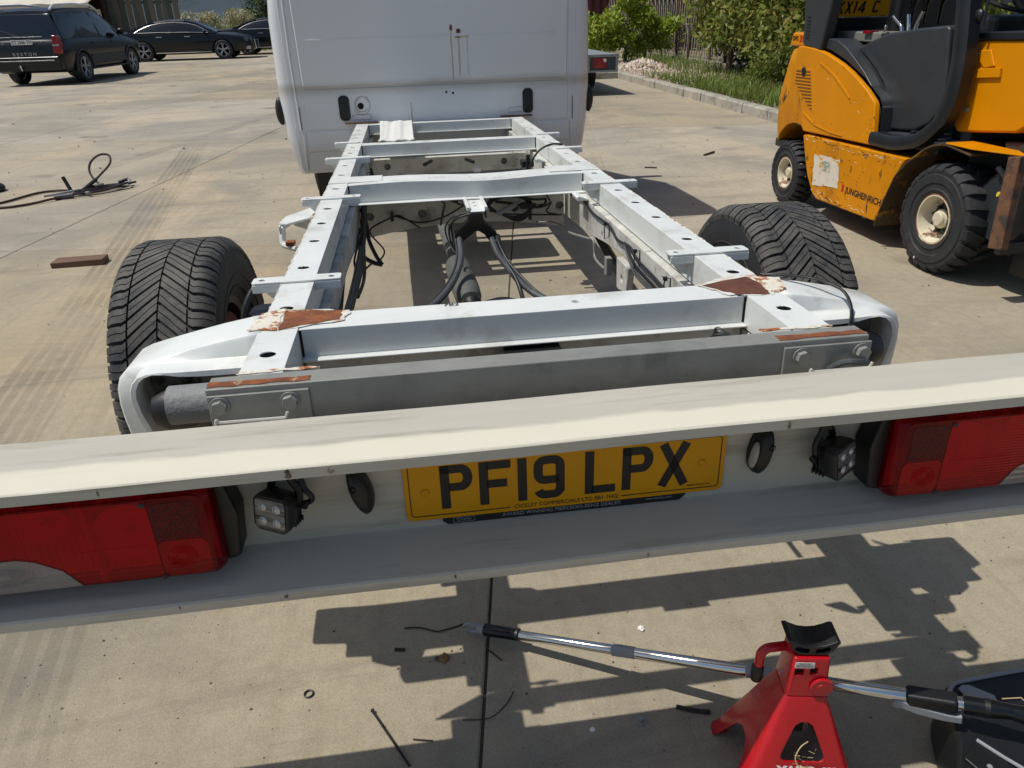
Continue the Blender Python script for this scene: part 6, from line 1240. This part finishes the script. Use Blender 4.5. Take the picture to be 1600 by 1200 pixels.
tree('young_maple', (5.55,19.2,.1), 'light green leafy young tree on gravel beside the trailer', 'tree', [(-.75,.1,.72,.34,.4,.26),(-.35,0,.95,.32,.4,.28),(.15,.1,1.45,.42,.4,.30),(.45,0,1.05,.40,.4,.26),(.85,.1,.75,.40,.4,.26),(1.25,.1,.88,.26,.3,.20),(-.1,0,.62,.42,.4,.24),(.55,.1,.42,.40,.3,.18),(-.55,.1,.42,.4,.3,.18),(.32,.2,1.62,.24,.3,.20),(1.0,0,.40,.25,.3,.14),(-.9,.2,1.0,.2,.3,.18),(.2,0,.25,.25,.3,.12)], 5200, .13, M_lf1,
    [([(0,0,-.05),(.03,0,.3),(.08,.03,.8),(.12,.05,1.5)],.05), ([(.62,.2,-.05),(.6,.2,.3),(.7,.2,.8)],.055), ([(.05,0,.3),(-.3,0,.6),(-.7,.1,.9)],.025), ([(.6,.2,.35),(.9,.2,.6),(1.2,.1,.9)],.025)], 3, edge=.35)
tree('bare_sapling', (6.55,17.3,.1), 'thin sapling with few leaves in front of the lattice fence', 'tree', [(.0,0,.55,.25,.25,.4),(0,0,1.6,.3,.3,.5)], 90, .07, M_lf1, [([(0,0,0),(.02,0,.6),(-.03,0,1.4),(.05,0,2.4)],.035), ([(0,0,.4),(-.2,0,.6),(-.4,0,.9)],.012), ([(0,0,.6),(.2,.1,.9),(.3,.1,1.3)],.012)], 4)
bt = tree('broadleaf_tree', (6.2,13.0,.1), 'dense olive green tree overhanging the lattice fence behind the fork-lift', 'tree', [(.12*random.uniform(-1,1)+.1, yy, zz, .55, .5, .38) for yy in np.linspace(-2.6,2.1,10) for zz in (.75+.12*random.random(),1.25,1.75,2.3,2.9)]+[(.1,-3.2,1.4,.5,.5,.4),(.1,-3.3,2.2,.6,.6,.5),(-.3,-1.5,1.0,.35,.4,.3),(-.35,.3,1.2,.35,.4,.3),(-.3,-.7,1.7,.4,.4,.3)], 15000, .135, M_lf2,
    [([(.1,-1.0,-.1),(.12,-1,.8),(.2,-.9,2.0),(.2,-.8,3.2)],.09), ([(.0,1.0,-.1),(.05,1.05,.9),(.15,1.1,2.2)],.07), ([(.1,-2.3,-.1),(.1,-2.3,.8),(.15,-2.2,2.0)],.06)], 5, None, ('yellowing_leaves', 4200, .14, M_lfy), .3)
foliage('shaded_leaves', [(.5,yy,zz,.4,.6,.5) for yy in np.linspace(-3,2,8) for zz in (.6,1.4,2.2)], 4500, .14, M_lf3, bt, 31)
tree('low_shrub', (6.0,11.2,.1), 'low untidy shrub under the broadleaf tree by the kerb', 'bush', clumps(10,.5,.9,.15,.6,.2,.35,8), 1600, .10, M_lf2, [([(0,0,-.05),(.05,.1,.4)],.03), ([(0,0,-.05),(-.15,-.2,.4)],.02)], 8)
# lattice fence: posts and pressed panels of paired wavy bars
M_fence = pm('grey_fence_paint', '#8d8479', .8, 0, (4,.15), (40,.2), [('#5e4636', 5, .58, .7)]); M_post = pm('rusty_post', '#5b3a28', .85, 0, (6,.25), (50,.3), [('#7d5a40', 8,.5,.7)])
def fence(y0, n_, lab):
    f_ = empty('lattice_fence', (7.05,y0,.1)); tag(f_, lab, 'fence')
    pm_ = None
    for k_ in range(n_):
        if pm_ is None:
            g_ = G(); nb = 14
            for i in range(nb):
                yb = .06+i*(2.28/(nb-1)); sg = 1 if i % 2 else -1
                pts = []
                for j in range(33):
                    z = .08+j*2.1/32; q = abs(math.sin(z*math.pi/.70)); wv = sg*.055*(1-min(1,q*1.7)) if q < .59 else 0
                    pts.append((0,yb+wv,z))
                g_.tube(pts, .018, 4)
            for z in (.10,.80,1.50,2.16): g_.box(-.015,.015,.02,2.38,z-.014,z+.014)
            p_ = g_.build('lattice_panel', M_fence, f_, None); pm_ = p_.data
        else: p_ = bpy.data.objects.new('lattice_panel', pm_); col.objects.link(p_); p_.parent = f_
        p_.location = (0,2.4*k_,.06)
        q_ = G().box(-.04,.04,-.04,.04,-.1,2.35).build('fence_post', M_post, f_, bevel=.004); q_.location = (0,2.4*k_,0)
        b_ = G().box(-.09,.09,.05,2.35,-.1,.10).build('fence_footing', M_kerb, f_, bevel=.01); b_.location = (0,2.4*k_,0)
fence(9.9, 7, 'rusty grey lattice fence with paired bars behind the planting bed')
# gravel and grass in the bed
gv, gf = [], []
for _ in range(5200):
    x, y = random.uniform(4.6,7.0), random.uniform(11.8,23.0); s_ = random.uniform(.012,.036); zz = .1+random.uniform(0,.02)
    if y < 14 and random.random() > (y-11.8)/2.2: continue
    o_ = len(gv)
    for dx, dy, dz in ((1,0,.1),(0,1,.15),(-1,.1,.05),(.1,-1,.1),(.1,.1,.9)): gv.append((x+dx*s_*random.uniform(.6,1.1), y+dy*s_*random.uniform(.6,1.1), zz+dz*s_))
    gf += [(o_,o_+1,o_+4),(o_+1,o_+2,o_+4),(o_+2,o_+3,o_+4),(o_+3,o_,o_+4)]
for _ in range(260):
    a = random.uniform(0,6.28); q = random.random()**.6*.6; x, y = 5.35+q*math.cos(a), 16.9+q*math.sin(a)*1.2; s_ = random.uniform(.03,.08); o_ = len(gv); zz = .1+.18*(1-q/.6)
    for dx, dy, dz in ((1,0,.1),(0,1,.15),(-1,.1,.05),(.1,-1,.1),(.1,.1,.9)): gv.append((x+dx*s_*random.uniform(.6,1.1), y+dy*s_*random.uniform(.6,1.1), zz+dz*s_))
    gf += [(o_,o_+1,o_+4),(o_+1,o_+2,o_+4),(o_+2,o_+3,o_+4),(o_+3,o_,o_+4)]
g = G(); g.add(gv, gf); tag(g.build('gravel', pm('pale_gravel', '#c0b3a2', .9, 0, (6,.15), None, [('#a98c7c', 3, .5, .6)], island=.3, tex='World'), None, None, recalc=False), 'pale pinkish gravel spread under the young tree', 'gravel', kind='stuff')
gv, gf = [], []
def blades(n_, fx, h0, h1):
    for _ in range(n_):
        x, y = fx(); h = random.uniform(h0,h1); a = random.uniform(0,6.28); ln = random.uniform(.1,.7)*h; w2 = random.uniform(.004,.009); o_ = len(gv); ca, sa = math.cos(a), math.sin(a)
        gv.extend([(x-sa*w2,y+ca*w2,.09),(x+sa*w2,y-ca*w2,.09),(x+ca*ln*.4+sa*w2*.7,y+sa*ln*.4-ca*w2*.7,.09+h*.6),(x+ca*ln*.4-sa*w2*.7,y+sa*ln*.4+ca*w2*.7,.09+h*.6),(x+ca*ln,y+sa*ln,.09+h)]); gf.extend([(o_,o_+1,o_+2,o_+3),(o_+3,o_+2,o_+4)])
blades(9000, lambda: (random.uniform(4.58,6.9), random.triangular(6.5,15.2,10.5)), .05, .20); blades(1600, lambda: (random.uniform(5.6,6.9), random.uniform(14.5,21)), .08, .3); blades(3500, lambda: (random.uniform(-14,0), random.uniform(37.5,39)), .1,.25)
g = G(); g.add(gv, gf); tag(g.build('grass', leafmat('grass_blade', '#6c8238', .4, .35, '#8c8a4c'), None, None, recalc=False), 'rough green grass growing behind the kerb', 'grass', kind='stuff')
# trailer end behind the cab
TR = empty('flat_trailer', (2.6,13.6,0)); tag(TR, 'low grey flatbed trailer showing its red rear lamp beside the cab', 'trailer')
M_tr = pm('trailer_grey', '#8d9293', .5, .3, (4,.08), None, [('#6d6f6e', 6,.5,.7)])
G().box(-.86,.86,-1.38,1.4,.60,.655).build('bed', M_tr, TR, bevel=.006); g = G(); g.box(-.86,.86,-1.40,-1.382,.375,.66); o = g.build('rear_frame', M_tr, TR); k = G(); k.box(.36,.815,-1.5,-1.3,.41,.615); k.box(-.815,-.36,-1.5,-1.3,.41,.615); cut(o, k); bev(o, .004)
for s in (-1, 1):
    a, b = sorted((s*.35,s*.83)); G().box(a, b, -1.381,-1.34,.39,.63).build('lamp_recess', pm('dark_recess','#3b4448',.6,0,(5,.1)), TR, None)
    G().box(*sorted((s*.42,s*.66)), -1.40,-1.383,.44,.60).build('rear_lamp', pm('dull_red_lens','#8e1220',.3,0,(6,.15)), TR, bevel=.006); g = G(); g.prism([(s*.44,.45),(s*.60,.45),(s*.52,.59)], 'y', -1.409,-1.401); g.build('triangle_reflector', M_tailred, TR); g = G(); g.cyl((s*.625,-1.40,.565),(s*.625,-1.412,.565),.028,n=14); g.build('clear_lamp', M_platewhite, TR)
    wh = empty('wheel', (s*.70,.1,.27), parent=TR); g = G(); g.lathe([(.15,-.07),(.25,-.08),(.27,-.05),(.27,.05),(.25,.08),(.15,.07)], (0,0,0), 'x', 28); g.build('tyre', M_rubber, wh); g = G(); g.lathe([(.001,s*.03),(.12,s*.03),(.155,s*.06)], (0,0,0), 'x', 24); g.build('rim', M_galv, wh)
    G().box(*sorted((s*.845,s*.865)), -1.38,1.4,.45,.599).build('side_beam', M_tr, TR, bevel=.004)
g = G(); g.tube([(-.5,1.4,.5),(0,2.0,.45)], .035, 8); g.tube([(.5,1.4,.5),(0,2.0,.45)], .035, 8); g.build('drawbar', M_galv, TR)

# ------------------------------------------------------------ what closes the yard
M_cont = pm('dark_red_container', '#5a2426', .6, 0, (2,.12), None, [('#3b1b1b', 3,.5,.7), ('#8a6a5c', 12,.68,.75)])
def container(loc, rz, L_, mt, lab):
    c_ = empty('shipping_container', loc, (0,0,rz)); tag(c_, lab, 'container'); pts = []; n_ = int(L_/.28)
    for i in range(n_):
        x = -L_/2+.1+i*.28; pts += [(x,0),(x+.08,-.05),(x+.14,-.05),(x+.22,0)]
    g_ = G(); g_.prism([(-L_/2,.04)]+pts+[(L_/2,.04)], 'z', .15, 2.5); g_.build('corrugated_side', mt, c_, None)
    G().box(-L_/2,L_/2,.041,2.4,.12,2.48).build('container_body', mt, c_, None)
    for z in (.0,2.45): G().box(-L_/2,L_/2,-.06,.05,z,z+.15).build('side_rail', mt, c_, bevel=.005)
    for x in (-L_/2,L_/2-.12): G().box(x-.01,x+.13,-.065,.06,.0,2.6).build('corner_post', mt, c_, bevel=.005)
container((8.2,27.5,0), R(-4), 12, M_cont, 'dark red corrugated shipping container beyond the young tree')
container((13.5,20,0), R(-86), 14, pm('navy_container','#232a38',.6,0,(2,.12)), 'dark navy corrugated container behind the lattice fence')
for i, (x, y, rx, ry, h, mt, lab) in enumerate(((9.6,24.5,1.5,1.2,3.6,M_lf3,'dark green tree between fence and red container'), (9.3,15.5,1.3,2.6,3.4,M_lf3,'dark tree behind the lattice fence near the fork-lift'), (9.0,9.5,1.4,2.6,3.4,M_lf2,'tall green tree behind the fork-lift cab'), (9.2,5.0,1.5,2.3,3.2,M_lf2,'green tree at the right edge behind the fork-lift mast'))):
    tree('background_tree', (x,y,0), lab, 'tree', clumps(34,rx,ry,.5,h,.45,.8,20+i), 5200, .17, mt, [([(0,0,-.1),(.1,.1,1.2),(0,.1,h*.8)],.12)], 60+i, 'trees behind the fence')
# left side: awning, board wall, blossom, conifer, hill
AW = empty('canvas_awning', (-17,37.6,0)); tag(AW, 'cream canvas awning over a dark open shed behind the off-roader', 'awning')
g = G(); NX = 40; vs_ = []; fs = []
for j, (y, z) in enumerate(((0,2.06),(.02,2.26),(.6,2.42),(1.4,2.62),(2.6,2.9))):
    for i in range(NX+1): x = -5+8.3*i/NX; vs_.append((x, y, z-(.05*abs(math.sin(i*math.pi/5)) if j == 0 else .04*math.sin(i*math.pi/5)**2)))
for j in range(4):
    for i in range(NX): a = j*(NX+1)+i; fs.append((a,a+1,a+NX+2,a+NX+1))
g.add(vs_, fs); o = g.build('canvas', pm('cream_canvas','#cdc6b6',.9,0,(2,.1),(30,.2)), AW, 60); sd = o.modifiers.new('s','SOLIDIFY'); sd.thickness = .01
for x in (-4.9,-2,1,3.25): G().cyl((x,.05,0),(x,.05,2.2),.04,n=10).build('awning_post', M_galv, AW)
SH = empty('shed', (-17,40.2,0)); tag(SH, 'dark timber shed standing open under the cream awning', 'shed'); M_shed = pm('dark_shed_wood','#3a2f28',.9,0,(3,.2),(20,.3))
G().box(-5,3.4,1.8,1.9,0,2.9).build('back_wall', M_shed, SH, None); G().box(3.3,3.4,-1.0,1.79,0,2.9).build('side_wall', M_shed, SH, None); G().box(-5.1,-5.0,-1,1.79,0,2.9).build('side_wall', M_shed, SH, None); G().box(-5.2,3.6,-1.1,2.0,2.91,3.02).build('roof', M_shed, SH, None)
CT = empty('hanging_boards', (-13.75,37.4,0)); tag(CT, 'pale weathered boards leaning at the end of the awning', 'boards')
for i in range(6): o = G().box(-.09,.09,-.015,.015,0,2.02+.05*math.sin(i*2.1)).build('board', pm('pale_board','#a3937f',.9,0,(4,.12,(6,6,1)),(20,.3)), CT, bevel=.004); o.location = (-.45+.19*i,random.uniform(-.02,.02),0); o.rotation_euler = (R(-4),R(random.uniform(-4,-1)),0)
BW = empty('board_wall', (-12,39.6,0)); tag(BW, 'mossy grey board wall of upright planks behind the saloon', 'wall')
M_bd = [pm('mossy_board_%s' % c_, c_, .9, 0, (3,.2,(4,4,1)), (20,.3)) for c_ in ('#5c5f52','#6b6355','#4f574c','#73695a')]
for i in range(12):
    o = G().box(-.12,.12,-.02,.02,0,3.0+.1*math.sin(i*1.7)).build('plank', M_bd[i % 4], BW, bevel=.005); o.location = (-1.45+.262*i, random.uniform(-.02,.02), 0); o.rotation_euler = (0,R(random.uniform(-1.2,1.2)),0)
for z in (.6,2.2): G().box(-1.6,1.6,.03,.08,z,z+.1).build('wall_rail', M_shed, BW, bevel=.005)
for i, (x, y, lab) in enumerate(((-10.0,41.5,'larger bush of cream blossom behind the saloon roof'), (-8.35,42.5,'smaller bush of cream blossom next to the conifer'))):
    tree('blossom_bush', (x,y,0), lab, 'bush', clumps(16,.95 if i == 0 else .6,.5,.6,1.75,.3,.5,40+i), 1500, .13, M_lf2, [([(0,0,-.05),(.1,0,.8)],.04),([(0,0,-.05),(-.3,.1,.8)],.03)], 70+i, 'blossom bushes', ('blossom', 2600, .10, M_fl), .6)
tree('conifer', (-6.6,44,0), 'dark green conifer left of the white cab', 'tree', clumps(44,1.7,1.5,.3,5,.5,.8,50), 7000, .20, M_lf3, [([(0,0,-.1),(0,0,2.5),(0,0,5)],.16)], 80, None, ('young_shoots', 2000, .16, M_lf2))
tree('far_tree', (-26,60,0), 'green tree in the distance beyond the shed', 'tree', clumps(40,3.5,2.5,.8,6,.9,1.4,51), 5000, .35, M_lf3, [([(0,0,-.1),(0,0,4)],.2)], 81)
# wooded hill far off
g = G(); NX, NY = 60, 10; vs_ = []; fs = []
for j in range(NY+1):
    for i in range(NX+1):
        x = -330+660*i/NX; t_ = j/NY; h = 58+16*math.sin(i*.31)+9*math.sin(i*.83+1); vs_.append((x, 190+130*t_, -1+h*math.sin(t_*math.pi/2)+3*math.sin(i*1.9+j*2.3)*t_))
for j in range(NY):
    for i in range(NX): a = j*(NX+1)+i; fs.append((a,a+1,a+NX+2,a+NX+1))
g.add(vs_, fs); tag(g.build('hill', pm('wooded_hill','#3f4d57',.95,0,(.05,.12),None,[('#33443f',.12,.5,.65)],tex='World'), None, 60), kind='structure')
